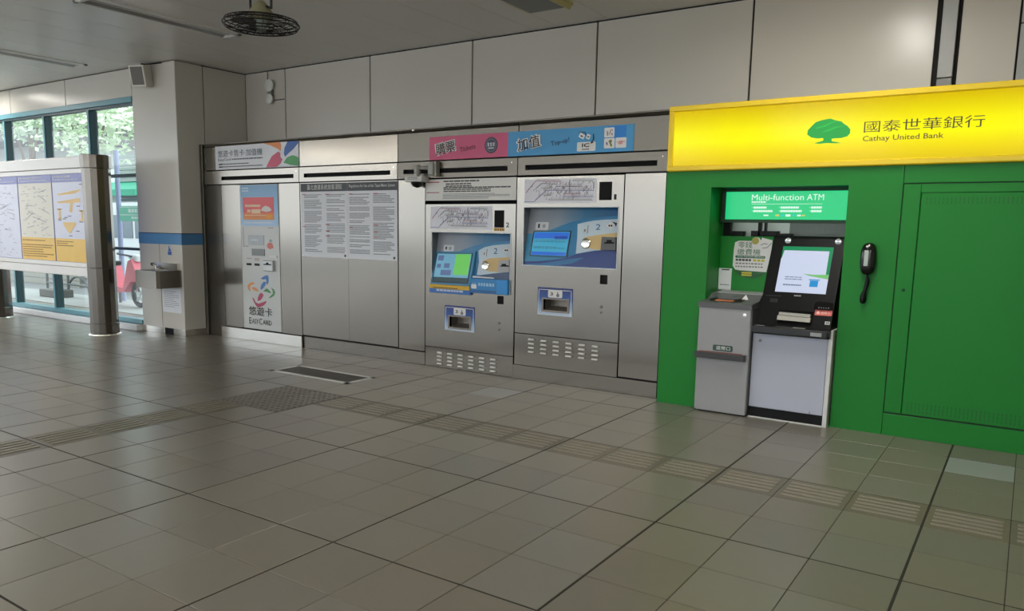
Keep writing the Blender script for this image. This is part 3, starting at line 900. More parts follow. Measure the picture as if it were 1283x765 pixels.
obj('bolt', MB().lathe([(0.014, 0), (0.012, -0.01), (0.0, -0.012)], (-3.05, YC - 0.014, 2.633), 10, 'Y'), STEEL_B, t)

# ---- card machine
t = thing('card_machine', 'tall white card vending machine set in the steel front, pinwheel logo below', 'vending machine', (-5.74, YC, 0.16))
obj('face', MB().box(-6.15, -5.335, YC - 0.006, YC + 0.03, 0.168, 2.092, 0.003), mat('card_machine_white', (205, 207, 204), 0.32, var=0.02), t)
YQ = YC - 0.008
obj('edge_strip', MB().box(-6.15, -6.10, YC - 0.009, YC, 0.17, 2.09, 0.002), STEEL, t)
ad = obj('poster', MB().box(-6.085, -5.342, YQ - 0.004, YQ + 0.004, 1.552, 2.085, 0.001), ramp_mat('blue_ad_sheet', 2, 1.39, 1.93, [(0, (176, 208, 240)), (0.4, (150, 194, 232)), (1, (134, 176, 212))]), t)
sc = obj('ad_screen', MB().box(-6.035, -5.415, YQ - 0.007, YQ - 0.002, 1.632, 1.925), ramp_mat('red_ad', 2, 1.47, 1.765, [(0, (226, 150, 78)), (0.3, (226, 120, 70)), (0.36, (224, 88, 92)), (1, (228, 100, 106))]), ad)
YS = YQ - 0.0085
flat('print', [rect(-5.99, -5.68, 1.80, 1.83), rect(-5.95, -5.88, 1.73, 1.765), rect(-5.86, -5.68, 1.715, 1.77), rect(-6.0, -5.55, 1.685, 1.695)], YS, mat('ad_cream_ink', (240, 214, 180), 0.5), sc)
flat('car_shape', [[(-5.67, 1.75), (-5.64, 1.79), (-5.58, 1.815), (-5.51, 1.80), (-5.46, 1.765), (-5.48, 1.745), (-5.56, 1.735)]], YS, mat('ad_white', (228, 224, 218), 0.5), sc)
flat('price_flash', [rect(-5.56, -5.45, 1.66, 1.70)], YS, mat('ad_orange', (236, 164, 40), 0.5), sc)
o = flat('print', rows(-6.05, -5.92, 1.985, 2.055, 2, 4, 0.6, (0.02, 0.03), 0, 0.2) + rows(-6.03, -5.45, 1.58, 1.605, 1, 5, 0.8, (0.1, 0.2), 0), YQ - 0.0055, mat('ad_pale_ink', (214, 224, 236), 0.5), ad)
o['kind'] = 'stuff'
flat('panel_line', [rect(-6.06, -6.05, 1.275, 1.535), rect(-6.05, -5.95, 1.275, 1.283), rect(-5.56, -5.44, 1.525, 1.533)], YQ, mat('panel_line_grey', (120, 126, 128), 0.5), t)
obj('touch_panel', MB().box(-5.96, -5.64, YQ - 0.003, YQ + 0.004, 1.30, 1.43, 0.002), mat('grey_touch_panel', (176, 182, 186), 0.25), t)
o = flat('print', rows(-5.90, -5.75, 1.35, 1.38, 1, 6, 0.9, (0.02, 0.03), 0), YQ - 0.0045, PAPER, t)
o['kind'] = 'stuff'
flat('hand_picture', [[(-5.58, 1.31), (-5.54, 1.34), (-5.47, 1.33), (-5.45, 1.27), (-5.52, 1.25), (-5.57, 1.27)]], YQ, mat('picture_pink', (216, 128, 118), 0.5), t)
flat('hand_picture', [[(-5.53, 1.37), (-5.50, 1.385), (-5.47, 1.35), (-5.52, 1.345)]], YQ, mat('picture_grey', (140, 160, 160), 0.5), t)
obj('display', MB().box(-5.885, -5.625, YQ - 0.006, YQ + 0.004, 1.16, 1.25, 0.002), mat('grey_display', (120, 124, 120), 0.2), t)
for x in (-5.955, -5.79):
    obj('card_slot', MB().box(x - 0.05, x + 0.05, YQ - 0.004, YQ + 0.004, 1.025, 1.055, 0.002), BLACK, t)
o = flat('print', rows(-6.0, -5.90, 1.085, 1.125, 2, 7, 0.6, (0.02, 0.04), 0) + rows(-5.84, -5.74, 1.085, 1.125, 2, 8, 0.6, (0.02, 0.04), 0), YQ, mat('rose_ink', (170, 140, 136), 0.5), t)
o['kind'] = 'stuff'
br = obj('card_reader', MB().box(-5.625, -5.425, YQ - 0.045, YQ + 0.004, 0.965, 1.105, 0.008), mat('reader_silver', (190, 192, 190), 0.3, 0.3), t)
obj('reader_mouth', MB().box(-5.60, -5.45, YQ - 0.047, YQ - 0.04, 1.045, 1.06).box(-5.55, -5.50, YQ - 0.047, YQ - 0.04, 1.045, 1.08), BLACK, br)
obj('keyhole_plate', MB().box(-5.53, -5.38, YQ - 0.01, YQ + 0.004, 1.14, 1.175, 0.003), WHITE, t)
LC = dict(blue=mat('logo_blue', (68, 120, 186), 0.4), green=mat('logo_green', (70, 142, 84), 0.4), red=mat('logo_red', (184, 66, 98), 0.4), orange=mat('logo_orange', (226, 150, 88), 0.4))
for k, pts in LOGO.items():
    flat('logo_petal', pts, YQ, LC[k.split('_')[0]], t)
text('悠遊卡', -5.985, -5.505, 0.355, 0.475, YQ - 0.001, INK, t, 0.006)
text('E', -5.985, -5.935, 0.235, 0.32, YQ - 0.001, INK, t, 0.006)
text('ASY', -5.925, -5.79, 0.24, 0.305, YQ - 0.001, INK, t, 0.006)
text('C', -5.775, -5.715, 0.235, 0.32, YQ - 0.001, INK, t, 0.006)
text('ARD', -5.705, -5.52, 0.24, 0.305, YQ - 0.001, INK, t, 0.006)

# ---- header advertisement above the card machine
t = obj('card_banner', MB().box(-6.60, -4.932, YC - 0.006, YC, 2.302, 2.618), PAPER)
tag(t, 'pale banner with four coloured petals above the white card machine', 'sign')
YQ = YC - 0.008
PC = dict(orange=mat('petal_orange', (222, 134, 70), 0.4), blue=mat('petal_blue', (46, 92, 168), 0.4), red=mat('petal_red', (198, 74, 104), 0.4), green=mat('petal_green', (62, 148, 78), 0.4))
for k, pts in PETALS.items():
    pts = [(min(max(x, -6.59), -4.935), min(max(z, 2.304), 2.614)) for x, z in pts]
    flat('petal', pts, YQ, PC[k], t)
text('悠遊卡售卡·加值機', -6.54, -5.62, 2.465, 2.555, YQ - 0.001, mat('slate_print', (84, 92, 104), 0.5), t, 0.0)
text('EasyCard', -6.54, -6.27, 2.405, 2.45, YQ - 0.001, mat('slate_print', (84, 92, 104)), t, 0.008)
o = flat('print', rows(-6.25, -5.62, 2.415, 2.44, 1, 30, 0.7, (0.03, 0.09), 0) + rows(-6.53, -5.9, 2.365, 2.378, 1, 31, 1, (0.05, 0.12), 0) + rows(-6.53, -5.62, 2.33, 2.343, 1, 32, 1, (0.05, 0.12), 0), YQ, INK_G, t)
o['kind'] = 'stuff'
flat('print', [rect(-6.53, -6.45, 2.362, 2.38), rect(-6.53, -6.45, 2.328, 2.345)], YQ - 0.001, HEAD_G, t)

# ---- travel regulations posters
for k, (a, b, title) in enumerate(((-4.912, -4.098, '臺北捷運系統旅客須知'), (-4.094, -3.303, 'Regulations for Use of the Taipei Metro System'))):
    t = obj('regulations_poster', MB().box(a, b, YC - 0.004, YC, 1.18, 2.085), PAPER)
    tag(t, ('regulations poster in Chinese with a charcoal heading, beside the white card machine' if k == 0 else 'regulations poster in English with a charcoal heading, beside the narrow steel column panel'), 'poster', 'travel regulations posters')
    YQ = YC - 0.0055
    flat('poster_head', rect(a, b, 1.985, 2.085), YQ, HEAD_G, t)
    wi_ink = mat('white_lettering', (214, 214, 212), 0.5)
    if k == 0:
        text(title, a + 0.12, b - 0.09, 2.005, 2.07, YQ - 0.0015, wi_ink, t, 0.003)
    else:
        text(title, a + 0.03, b - 0.03, 2.015, 2.06, YQ - 0.0015, wi_ink, t, 0.006)
    ink = mat('body_text_ink', (152, 155, 160), 0.6)
    bl = []
    h = (b - a) / 2
    for c in range(2):
        x0 = a + 0.03 + c * h * 0.98
        rr = random.Random(50 + 2 * k + c)
        z = 1.95
        while z > 1.24:
            n = rr.randint(4, 12)
            z2 = max(z - n * 0.0165, 1.235)
            n = max(1, int((z - z2) / 0.0165))
            bl += rows(x0 + (0.03 if k == 0 else 0.0), x0 + h - 0.065, z2, z, n, rr.random(), 0.52 if k == 0 else 0.58, (0.05, 0.16), 0.4, 0.2)
            z = z2 - 0.02
    o = flat('print', bl, YQ, ink, t)
    o['kind'] = 'stuff'
    flat('section_heading', [rect(a + 0.03, a + 0.085, z, z + 0.009) for z in (1.945, 1.55)] + [rect(a + 0.03 + h, a + 0.1 + h, z, z + 0.009) for z in (1.945, 1.58, 1.50, 1.44)], YQ - 0.001, RED_INK, t)
    flat('corner_mark', disc(b - 0.045, 1.21, 0.016, 12), YQ, HEAD_G, t)

# ---- dome camera on a bracket
t = thing('dome_camera', 'small dome camera under a white plate with a grey bracket arm across the vent slot', 'camera', (-2.95, YC, 2.1))
obj('plate', MB().box(-3.075, -2.825, 4.06, 4.187, 2.062, 2.12, 0.006), mat('camera_plate', (206, 204, 198), 0.4), t)
o = flat('print', rows(-3.03, -2.87, 2.08, 2.11, 2, 60, 0.5, (0.02, 0.05), 0.2), 4.058, INK_G, t)
o['kind'] = 'stuff'
obj('dome', MB().lathe([(0.072, 0.0), (0.068, -0.025), (0.05, -0.05), (0.0, -0.065)], (-2.935, 4.115, 2.063), 20), BLACK_G, t, smooth=True)
GA = mat('grey_bracket', (150, 149, 142), 0.45, 0.2)
obj('arm', MB().tube([(-2.93, 4.11, 2.12), (-2.93, 4.11, 2.215), (-2.74, 4.12, 2.205)], 0.02, 10), GA, t)
obj('arm_collar', MB().lathe([(0.036, 2.14), (0.038, 2.19), (0.038, 2.232), (0.03, 2.245)], (-2.93, 4.11, 0), 14), GA, t)
obj('clamp', MB().box(-2.78, -2.70, 4.10, 4.188, 2.13, 2.27, 0.01), GA, t)
obj('wall_plate', MB().box(-2.70, -2.675, 4.12, 4.188, 2.12, 2.28, 0.004), GA, t)

# ---- banner over the ticket machines
t = thing('ticket_banner', 'pink and blue banner on the steel header above the ticket machines', 'sign', (-1.6, YC, 2.29))
YQ = YC - 0.005
obj('pink_half', MB().box(-2.83, -1.79, YQ, YC, 2.30, 2.545), PINK, t)
obj('blue_half', MB().box(-1.79, -0.39, YQ, YC, 2.30, 2.545), SKYBLUE, t)
YQ -= 0.0015
flat('bright_patch', rect(-0.665, -0.47, 2.43, 2.535), YQ, BRIGHTBLUE, t)
rt = math.radians(9)


def tilted(x0, x1, z0, z1, a):
    cx, cz = (x0 + x1) / 2, (z0 + z1) / 2
    return [((x - cx) * math.cos(a) - (z - cz) * math.sin(a) + cx, (x - cx) * math.sin(a) + (z - cz) * math.cos(a) + cz) for x, z in rect(x0, x1, z0, z1)]


PW = mat('sign_white', (226, 226, 224), 0.45)
for a, s in ((-2.75, '購票'), (-1.685, '加值')):
    text(s, a - 0.005, a + 0.295, 2.355, 2.495, YQ - 0.001, PW, t, 0.05, rt)
    text(s, a + 0.012, a + 0.278, 2.366, 2.484, YQ - 0.0025, INK, t, 0.004, rt)
text('Tickets', -2.41, -2.20, 2.385, 2.435, YQ - 0.001, mat('plum_print', (110, 40, 66), 0.5), t, 0.012, rt)
text('Top-up!', -1.28, -1.07, 2.385, 2.445, YQ - 0.001, mat('deep_blue_print', (24, 58, 98), 0.5), t, 0.012, rt)
flat('round_badge', disc(-2.0, 2.425, 0.083, 28), YQ, mat('badge_dark', (38, 36, 56), 0.4), t)
ring = lambda r0, r1, n=24: [[(-2.0 + r * math.cos(2 * math.pi * (k + d) / n), 2.425 + r * math.sin(2 * math.pi * (k + d) / n)) for r, d in ((r0, 0), (r1, 0), (r1, 1), (r0, 1))] for k in range(n)]
flat('badge_ring', ring(0.060, 0.066), YQ - 0.0015, mat('badge_pale', (128, 128, 156), 0.5), t)
flat('badge_figures', [disc(-2.0 + d, 2.44, 0.013, 10) for d in (-0.034, 0, 0.034)] + [rect(-2.045 + 0.034 * k, -2.023 + 0.034 * k, 2.413, 2.427) for k in range(3)] + [rect(-2.035, -1.965, 2.388, 2.402)], YQ - 0.002, mat('badge_white', (196, 196, 212), 0.5), t)
flat('card_icon', rrect(-0.985, -0.785, 2.318, 2.405, 0.012), YQ, PW, t)
text('IC', -0.93, -0.85, 2.355, 2.393, YQ - 0.002, INK, t, 0.02)
o = flat('print', rows(-0.93, -0.85, 2.328, 2.343, 1, 61, 0.9, (0.012, 0.02), 0), YQ - 0.001, INK_G, t)
o['kind'] = 'stuff'
flat('money_icon', [tilted(-0.965, -0.905, 2.44, 2.485, -0.5), tilted(-0.885, -0.845, 2.43, 2.475, -0.4)], YQ, PW, t)
flat('money_mark', [tilted(-0.95, -0.925, 2.455, 2.468, -0.5), disc(-0.865, 2.452, 0.009, 8), [(-0.90, 2.50), (-0.97, 2.505), (-0.97, 2.50), (-0.905, 2.49), (-0.895, 2.46), (-0.885, 2.465)]], YQ - 0.001, mat('icon_ink', (52, 56, 70), 0.5), t)
flat('arrow', [[(-0.815, 2.475), (-0.805, 2.475), (-0.80, 2.43), (-0.815, 2.405), (-0.805, 2.395), (-0.84, 2.385), (-0.83, 2.412), (-0.822, 2.41), (-0.812, 2.435)]], YQ - 0.0015, INK, t)
logos = ((-0.695, -0.59 + 0.0, 2.435, 2.525), (-0.695, -0.585, 2.335, 2.428), (-0.575, -0.465, 2.335, 2.428))
for k, q in enumerate(logos):
    flat('logo_tile', rrect(*q, 0.01), YQ - (0.0014 if k == 0 else 0), PW, t)
YZ = YQ - 0.003
flat('logo_mark', [[(-0.64, 2.45), (-0.63, 2.475), (-0.62, 2.515), (-0.632, 2.5), (-0.642, 2.47)], [(-0.665, 2.45), (-0.652, 2.455), (-0.655, 2.49), (-0.668, 2.495)]], YZ, mat('mark_tan', (160, 130, 110), 0.5), t)
flat('logo_mark', [[(-0.615, 2.45), (-0.605, 2.455), (-0.612, 2.478), (-0.62, 2.475)], disc(-0.612, 2.498, 0.006, 8)], YZ, mat('mark_blue', (90, 110, 150), 0.5), t)
flat('logo_mark', [[(-0.65, 2.40), (-0.625, 2.415), (-0.61, 2.405), (-0.62, 2.38), (-0.605, 2.36), (-0.62, 2.345), (-0.63, 2.365), (-0.64, 2.39)]], YZ, mat('mark_olive', (120, 124, 60), 0.5), t)
flat('logo_mark', [[(-0.675, 2.385), (-0.66, 2.395), (-0.655, 2.37), (-0.665, 2.362)]], YZ, mat('mark_violet', (100, 96, 140), 0.5), t)
flat('logo_mark', [rect(-0.56, -0.548, 2.384, 2.39), tilted(-0.54, -0.532, 2.368, 2.40, -0.3), tilted(-0.525, -0.517, 2.365, 2.40, -0.3), tilted(-0.51, -0.502, 2.368, 2.40, -0.3), rect(-0.492, -0.48, 2.388, 2.394)], YZ, mat('mark_red', (208, 100, 110), 0.5), t)

# ---- ticket machines
MAPC = [mat('map_red', (168, 104, 130), 0.5), mat('map_blue', (116, 130, 184), 0.5), mat('map_dark', (84, 86, 104), 0.5), mat('map_green', (120, 140, 120), 0.5)]
SWOOSH = ramp_mat('recess_print', 0, -0.55, 0.55, [(0, (152, 156, 164)), (0.35, (140, 154, 168)), (0.62, (62, 128, 170)), (1, (30, 92, 146))], rough=0.3)
TEALP = ramp_mat('teal_print', 0, -0.55, 0.55, [(0, (66, 150, 190)), (0.5, (40, 122, 172)), (1, (62, 140, 190))], rough=0.3)
PALEP = mat('pale_blue_print', (196, 214, 226), 0.35)
NAVYP = mat('deep_blue_machine_print', (30, 62, 132), 0.3)
SWIRL = mat('mid_blue_machine_print', (44, 116, 170), 0.3)
CHG = ramp_mat('change_tray_print', 2, 0.0, 1.0, [(0, (205, 218, 232)), (0.25, (150, 184, 222)), (0.6, (40, 84, 160)), (1, (28, 44, 112))], rough=0.3)


def line_poly(p, q, w):
    d = Vector((q[0] - p[0], q[1] - p[1]))
    n = Vector((-d.y, d.x)).normalized() * w / 2
    return [(p[0] + n.x, p[1] + n.y), (p[0] - n.x, p[1] - n.y), (q[0] - n.x, q[1] - n.y), (q[0] + n.x, q[1] + n.y)]


def ticket_machine(label, x0, x1, zb, rz0, rz1, rx0, rx1, base_z0, base_z1, base_h, dz, dx, fn, D, number, tilt_screen):
    """dx, dz shift the metro map from the first machine's place to this one's."""
    t = thing('ticket_machine', label, 'ticket machine', ((x0 + x1) / 2, YC, 0), 'ticket machines')
    top = rz1 + 0.30 if not tilt_screen else 1.822
    cx = (x0 + x1) / 2
    a, b, k = fn
    tray = (-1.32 + cx + 1.075, -1.04 + cx + 1.075)
    if tilt_screen:
        tray, tz = (-2.53, -2.255), (0.478, 0.595)
        sq, lk = (-1.895, -1.815, 0.775, 0.862), -1.87
        frame = (-2.60, -2.19, 0.44, 0.718)
    else:
        tray, tz = (-1.32, -1.04), (0.755, 0.865)
        sq, lk = (-0.69, -0.61, 1.05, 1.14), -0.668
        frame = (-1.392, -0.985, 0.703, 0.985)
    win = (-0.73 + dx - (0.0), -0.597 + dx, 1.853 + dz, 2.025 + dz)
    if tilt_screen:
        win = (-1.948, -1.826, 1.578, 1.757)
    face = MB().plate(x0, x1, base_h, top, YC, 0.03, [(rx0, rx1, rz0, rz1), (tray[0], tray[1], tz[0], tz[1]), (sq[0], sq[1], sq[2], sq[3])])
    obj('front_panel', face, STEEL, t)
    obj('recess_trim', MB().box(rx0 - 0.003, rx1 + 0.003, YC - 0.003, YC + 0.004, rz1 - 0.002, rz1 + 0.007).box(rx0 - 0.006, rx0 + 0.001, YC - 0.003, YC + 0.004, rz0, rz1).box(rx1 - 0.001, rx1 + 0.008, YC - 0.003, YC + 0.004, rz0, rz1).box(rx0 - 0.006, rx1 + 0.008, YC - 0.003, YC + 0.004, rz0 - 0.007, rz0 + 0.001), mat('recess_trim_pale', (200, 204, 206), 0.4, 0.2), t)
    # recess shell: side cheeks, soffit and the sloping printed fascia
    yt = a + (rz1 - b) * k + 0.01
    sh = MB().prism([(rx0 - 0.012, YC + 0.01, rz0 - 0.01), (rx0 - 0.012, YC + 0.01, rz1 + 0.01), (rx0 - 0.012, yt + 0.02, rz1 + 0.01), (rx0 - 0.012, YC + 0.03, rz0 - 0.01)], (0.013, 0, 0))
    sh.prism([(rx1 - 0.001, YC + 0.01, rz0 - 0.01), (rx1 - 0.001, YC + 0.01, rz1 + 0.01), (rx1 - 0.001, yt + 0.02, rz1 + 0.01), (rx1 - 0.001, YC + 0.03, rz0 - 0.01)], (0.013, 0, 0))
    sh.box(rx0, rx1, YC + 0.01, yt + 0.02, rz1 - 0.001, rz1 + 0.012)
    obj('recess_shell', sh, mat('recess_grey', (112, 116, 122), 0.4), t)
    S = lambda x, z, o=0.0: a + (z - b) * k - o
    fa = obj('fascia', MB().prism([(rx0, S(rx0, rz0 - 0.008), rz0 - 0.008), (rx1, S(0, rz0 - 0.008), rz0 - 0.008), (rx1, S(0, rz1), rz1), (rx0, S(0, rz1), rz1)], (0, 0.012, 0)), SWOOSH, t)
    clip = lambda pts: [(min(max(x, rx0 + 0.003), rx1 - 0.003), min(max(z, rz0 + 0.002), rz1 - 0.003)) for x, z in pts]
    flat('blue_swoosh', clip(D['teal']), lambda x, z: S(x, z, 0.0015), TEALP, fa)
    if 'navy' in D:
        flat('deep_blue_swoosh', clip(D['navy']), lambda x, z: S(x, z, 0.003), NAVYP, fa)
        flat('mid_blue_swoosh', clip(D['swirl']), lambda x, z: S(x, z, 0.0045), SWIRL, fa)
    else:
        flat('deep_blue_swoosh', clip(D['dark']), lambda x, z: S(x, z, 0.003), mat('slate_blue_print', (44, 78, 116), 0.3), fa)
    flat('pale_field', clip(D['pale']), lambda x, z: S(x, z, 0.006), PALEP, fa)
    (lx0, lz0), (lx1, lz1) = D['label']
    flat('step_label', rrect(lx0, lx1, lz0, lz1, 0.012), lambda x, z: S(x, z, 0.0045), mat('step_label_white', (205, 210, 214), 0.4), fa)
    lw = lx1 - lx0
    text('1', lx0 + lw * 0.2, lx0 + lw * 0.34, lz0 + 0.02, lz1 - 0.018, lambda x, z: S(x, z, 0.0065), INK, fa, 0.01)
    flat('hand_icon', disc(lx0 + lw * 0.66, (lz0 + lz1) / 2, 0.02, 12), lambda x, z: S(x, z, 0.006), INK_LG, fa)
    (ux0, uz0), (ux1, uz1) = D['two']
    text('2', ux0, ux1, uz0, uz1, lambda x, z: S(x, z, 0.008), mat('numeral_blue', (58, 96, 150), 0.4), fa, 0.01)
    flat('note_icon', clip(D['icon1']), lambda x, z: S(x, z, 0.0075), PW, fa)
    nx = sum(p[0] for p in D['icon1']) / 4
    nz = sum(p[1] for p in D['icon1']) / 4
    flat('note_mark', [disc(nx - 0.012, nz, 0.01, 8), disc(nx + 0.012, nz, 0.01, 8)] + ([[(nx + 0.01, nz + 0.04), (nx + 0.07, nz + 0.025), (nx + 0.06, nz - 0.01), (nx + 0.045, nz + 0.015)]] if number == '1' else []), lambda x, z: S(x, z, 0.009), INK, fa)
    flat('coin_icon', clip(D['icon2']), lambda x, z: S(x, z, 0.0075), PW, fa)
    ix = sum(p[0] for p in D['icon2']) / 4
    iz = sum(p[1] for p in D['icon2']) / 4
    flat('coin_mark', [rect(ix - 0.01, ix + 0.006, iz - 0.015, iz + 0.012), rect(ix + 0.025, ix + 0.032, iz - 0.03, iz + 0.05)], lambda x, z: S(x, z, 0.009), INK_G, fa)
    flat('beige_band', clip(D['beige']), lambda x, z: S(x, z, 0.009), BEIGE, fa)
    sx = [p[0] for p in D['slot']]
    sz = [p[1] for p in D['slot']]
    ns = obj('note_slot', MB().prism([(x, S(x, z), z) for x, z in clip(D['slot'])], (0, -0.03, 0)), GREY_DARK if number == '1' else mat('note_slot_pale', (176, 176, 180), 0.4), t)
    flat('note_mouth', clip(D['slit']), lambda x, z: S(x, z, 0.0325), BLACK, ns)
    (cx0, cz0), (cx1, _) = D['coin']
    r = (cx1 - cx0) * 1.0
    obj('coin_slot', MB().lathe([(r, 0.01), (r, -0.008), (r * 0.85, -0.016), (r * 0.55, -0.012), (0, -0.012)], (cx0, S(cx0, cz0) - 0.008, cz0), 20, 'Y'), STEEL_B, t, smooth=True)
    # screen
    if tilt_screen:
        c = [(-2.79, 4.172, 0.944), (-2.24, 4.172, 0.950), (-2.235, 4.268, 1.318), (-2.785, 4.268, 1.304)]
        bz = obj('screen_bezel', MB().prism(c, (0, 0.03, 0.0)).prism([(-2.788, 4.176, 0.946), (-2.784, 4.268, 1.30), (-2.788, 4.275, 0.946)], (0.548, 0, 0)), mat('bezel_blue', (78, 146, 186), 0.3), t)
        P3 = lambda u, v, o: (-2.79 + 0.552 * u, 4.172 + 0.096 * v - o, 0.944 + 0.006 * u + (0.36 + 0.008 * u) * v)
        obj('screen_frame', MB().prism([P3(0.03, 0.05, 0.002), P3(0.945, 0.05, 0.002), P3(0.945, 0.95, 0.002), P3(0.03, 0.95, 0.002)], (0, 0.006, 0)), mat('bezel_dark', (36, 58, 76), 0.3), bz)
        quad = lambda u0, u1, v0, v1, o, m, nm: obj(nm, MB().prism([P3(u0, v0, o), P3(u1, v0, o), P3(u1, v1, o), P3(u0, v1, o)], (0, 0.001, 0)), m, bz)
        quad(0.06, 0.92, 0.22, 0.93, 0.004, mat('screen_pale_blue', (112, 170, 196), 0.25, emit=0.75), 'screen')
        quad(0.06, 0.92, 0.09, 0.21, 0.004, mat('screen_footer', (66, 104, 112), 0.25, emit=0.3), 'screen_footer')
        quad(0.54, 0.905, 0.30, 0.92, 0.0055, mat('screen_green', (110, 200, 96), 0.25, emit=0.8), 'screen_window')
        for q in ((0.1, 0.24, 0.72, 0.88), (0.28, 0.42, 0.5, 0.64), (0.1, 0.2, 0.5, 0.62), (0.22, 0.48, 0.28, 0.44)):
            quad(*q, 0.0055, mat('screen_violet', (108, 132, 180), 0.25, emit=0.5), 'screen_button')
        ye = obj('warning_strip', MB().box(-2.795, -2.236, 4.160, 4.2, 0.898, 0.943, 0.002), mat('warning_yellow', (216, 172, 34), 0.4), t)
        o = flat('print', rows(-2.77, -2.26, 0.920, 0.935, 1, 71, 0.9, (0.05, 0.12), 0) + rows(-2.74, -2.40, 0.904, 0.914, 1, 72, 0.9, (0.02, 0.03), 0), 4.1585, mat('warning_ink', (80, 56, 20), 0.5), ye)
        o['kind'] = 'stuff'
        bs = obj('blue_strip', MB().box(-2.80, -2.235, 4.17, 4.2, 0.848, 0.903, 0.002), mat('strip_blue', (52, 112, 190), 0.4), t)
        o = flat('print', rows(-2.7, -2.33, 0.868, 0.892, 1, 73, 0.9, (0.025, 0.06), 0), 4.1685, mat('strip_white', (190, 206, 228), 0.5), bs)
        o['kind'] = 'stuff'
        fl = obj('notice_flap', MB().box(-2.232, -1.742, 4.165, 4.199, 0.878, 1.035, 0.004), mat('flap_blue', (40, 132, 196), 0.35), t)
        flat('flap_edge', rect(-1.885, -1.75, 0.885, 1.03), 4.1635, mat('flap_bright', (46, 146, 218), 0.35), fl)
        flat('flap_base', rect(-2.225, -1.89, 0.882, 0.915), 4.1635, mat('flap_deep', (26, 96, 160), 0.35), fl)
        flat('camera_icon', [rrect(-2.215, -2.145, 0.925, 0.97, 0.008), rect(-2.2, -2.19, 0.975, 0.985), rect(-2.17, -2.16, 0.975, 0.985)], 4.1625, PW, fl)
        o = flat('print', rows(-2.12, -1.91, 0.955, 0.99, 1, 74, 0.95, (0.022, 0.03), 0) + rows(-2.12, -1.92, 0.93, 0.943, 1, 75, 0.9, (0.03, 0.08), 0), 4.1625, mat('flap_ink', (160, 202, 232), 0.5), fl)
        o['kind'] = 'stuff'
        flat('pale_edge', [(-2.225, 1.04), (-1.93, 1.04), (-1.95, 1.052), (-2.22, 1.058)], 4.195, PW, fl)
    else:
        sp = D['screen']
        cxs, czs = sum(p[0] for p in sp) / 4, sum(p[1] for p in sp) / 4
        grow = lambda s: [(cxs + (x - cxs) * s, czs + (z - czs) * s) for x, z in sp]
        bz = flat('screen_bezel', grow(1.06), lambda x, z: S(x, z, 0.006), mat('bezel_black', (24, 30, 48), 0.3), t, th=0.006)
        flat('screen', grow(0.99), lambda x, z: S(x, z, 0.0075), mat('screen_cyan', (64, 166, 200), 0.2, emit=0.75), bz)
        q = lambda u0, u1, v0, v1: [tuple(sp[3][i] * (1 - u) * (1 - v) + sp[2][i] * u * (1 - v) + sp[1][i] * u * v + sp[0][i] * (1 - u) * v for i in (0, 1)) for u, v in ((u0, v0), (u1, v0), (u1, v1), (u0, v1))]
        flat('screen_header', [q(0.02, 0.98, 0.72, 0.97), q(0.02, 0.98, 0.02, 0.16)], lambda x, z: S(x, z, 0.009), mat('screen_blue', (42, 108, 214), 0.2, emit=0.75), bz)
        flat('screen_tab', [q(0.60, 0.95, 0.70, 0.82)], lambda x, z: S(x, z, 0.0105), mat('screen_deep', (28, 70, 170), 0.2, emit=0.7), bz)
        flat('screen_button', [q(0.08 + 0.11 * i, 0.08 + 0.11 * i + 0.05, v, v + 0.04) for i in range(8) for v in (0.30, 0.57)] + [q(0.05, 0.9, 0.65, 0.665), q(0.05, 0.7, 0.37, 0.385)], lambda x, z: S(x, z, 0.0105), mat('screen_ink', (60, 90, 110), 0.4), bz)
    # change tray
    pl = flat('change_tray_frame', [rrect(*frame, 0.02)], YC - 0.003, CHG, t, th=0.004) if False else None
    fm = MB().plate(frame[0], frame[1], frame[2], frame[3], YC - 0.004, 0.004, [(tray[0], tray[1], tz[0], tz[1])])
    cf = bpy.data.objects.new('change_tray_frame', fm.mesh('change_tray_frame', (0, 0, 0), CHG))
    COL.objects.link(cf)
    cf.parent = t
    cf.data.transform(Matrix.Translation((0, 0, -frame[2])))
    cf.data.transform(Matrix.Diagonal((1, 1, 1 / (frame[3] - frame[2]), 1)))
    cf.scale = (1, 1, frame[3] - frame[2])
    cf.location = Vector((0, 0, frame[2])) - ORG[t.name]
    ORG[cf.name] = ORG[t.name]
    bd = MB()
    e = 0.012
    f0, f1, g0, g1 = frame
    for q in ((f0 + e, f1 - e, g1 - 0.026, g1 - 0.02), (f0 + e, f0 + e + 0.006, g0 + e, g1 - 0.02), (f1 - e - 0.006, f1 - e, g0 + e, g1 - 0.02)):
        bd.box(q[0], q[1], YC - 0.0055, YC - 0.003, q[2], q[3])
    obj('tray_outline', bd, PW, t)
    obj('tray_label', MB().prism([(x, YC - 0.006, z) for x, z in rrect((f0 + f1) / 2 - 0.08, (f0 + f1) / 2 + 0.085, tz[1] + 0.02, g1 - 0.025, 0.015)], (0, 0.002, 0)), PW, t)
    text('3', (f0 + f1) / 2 - 0.055, (f0 + f1) / 2 - 0.02, tz[1] + 0.04, g1 - 0.045, YC - 0.0075, INK, t, 0.01)
    flat('hand_icon', [disc((f0 + f1) / 2 + 0.035, tz[1] + 0.045, 0.018, 10), rect((f0 + f1) / 2 + 0.028, (f0 + f1) / 2 + 0.038, tz[1] + 0.05, g1 - 0.04)], YC - 0.0072, INK_G, t)
    obj('tray_rim', MB().plate(tray[0] - 0.02, tray[1] + 0.02, tz[0] - 0.02, tz[1] + 0.015, YC - 0.010, 0.012, [(tray[0], tray[1], tz[0], tz[1])]), mat('tray_rim_brown', (128, 120, 112), 0.35, 0.6), t)
    tr = MB().box(tray[0] - 0.01, tray[1] + 0.01, YC + 0.14, YC + 0.15, tz[0] - 0.01, tz[1] + 0.01)
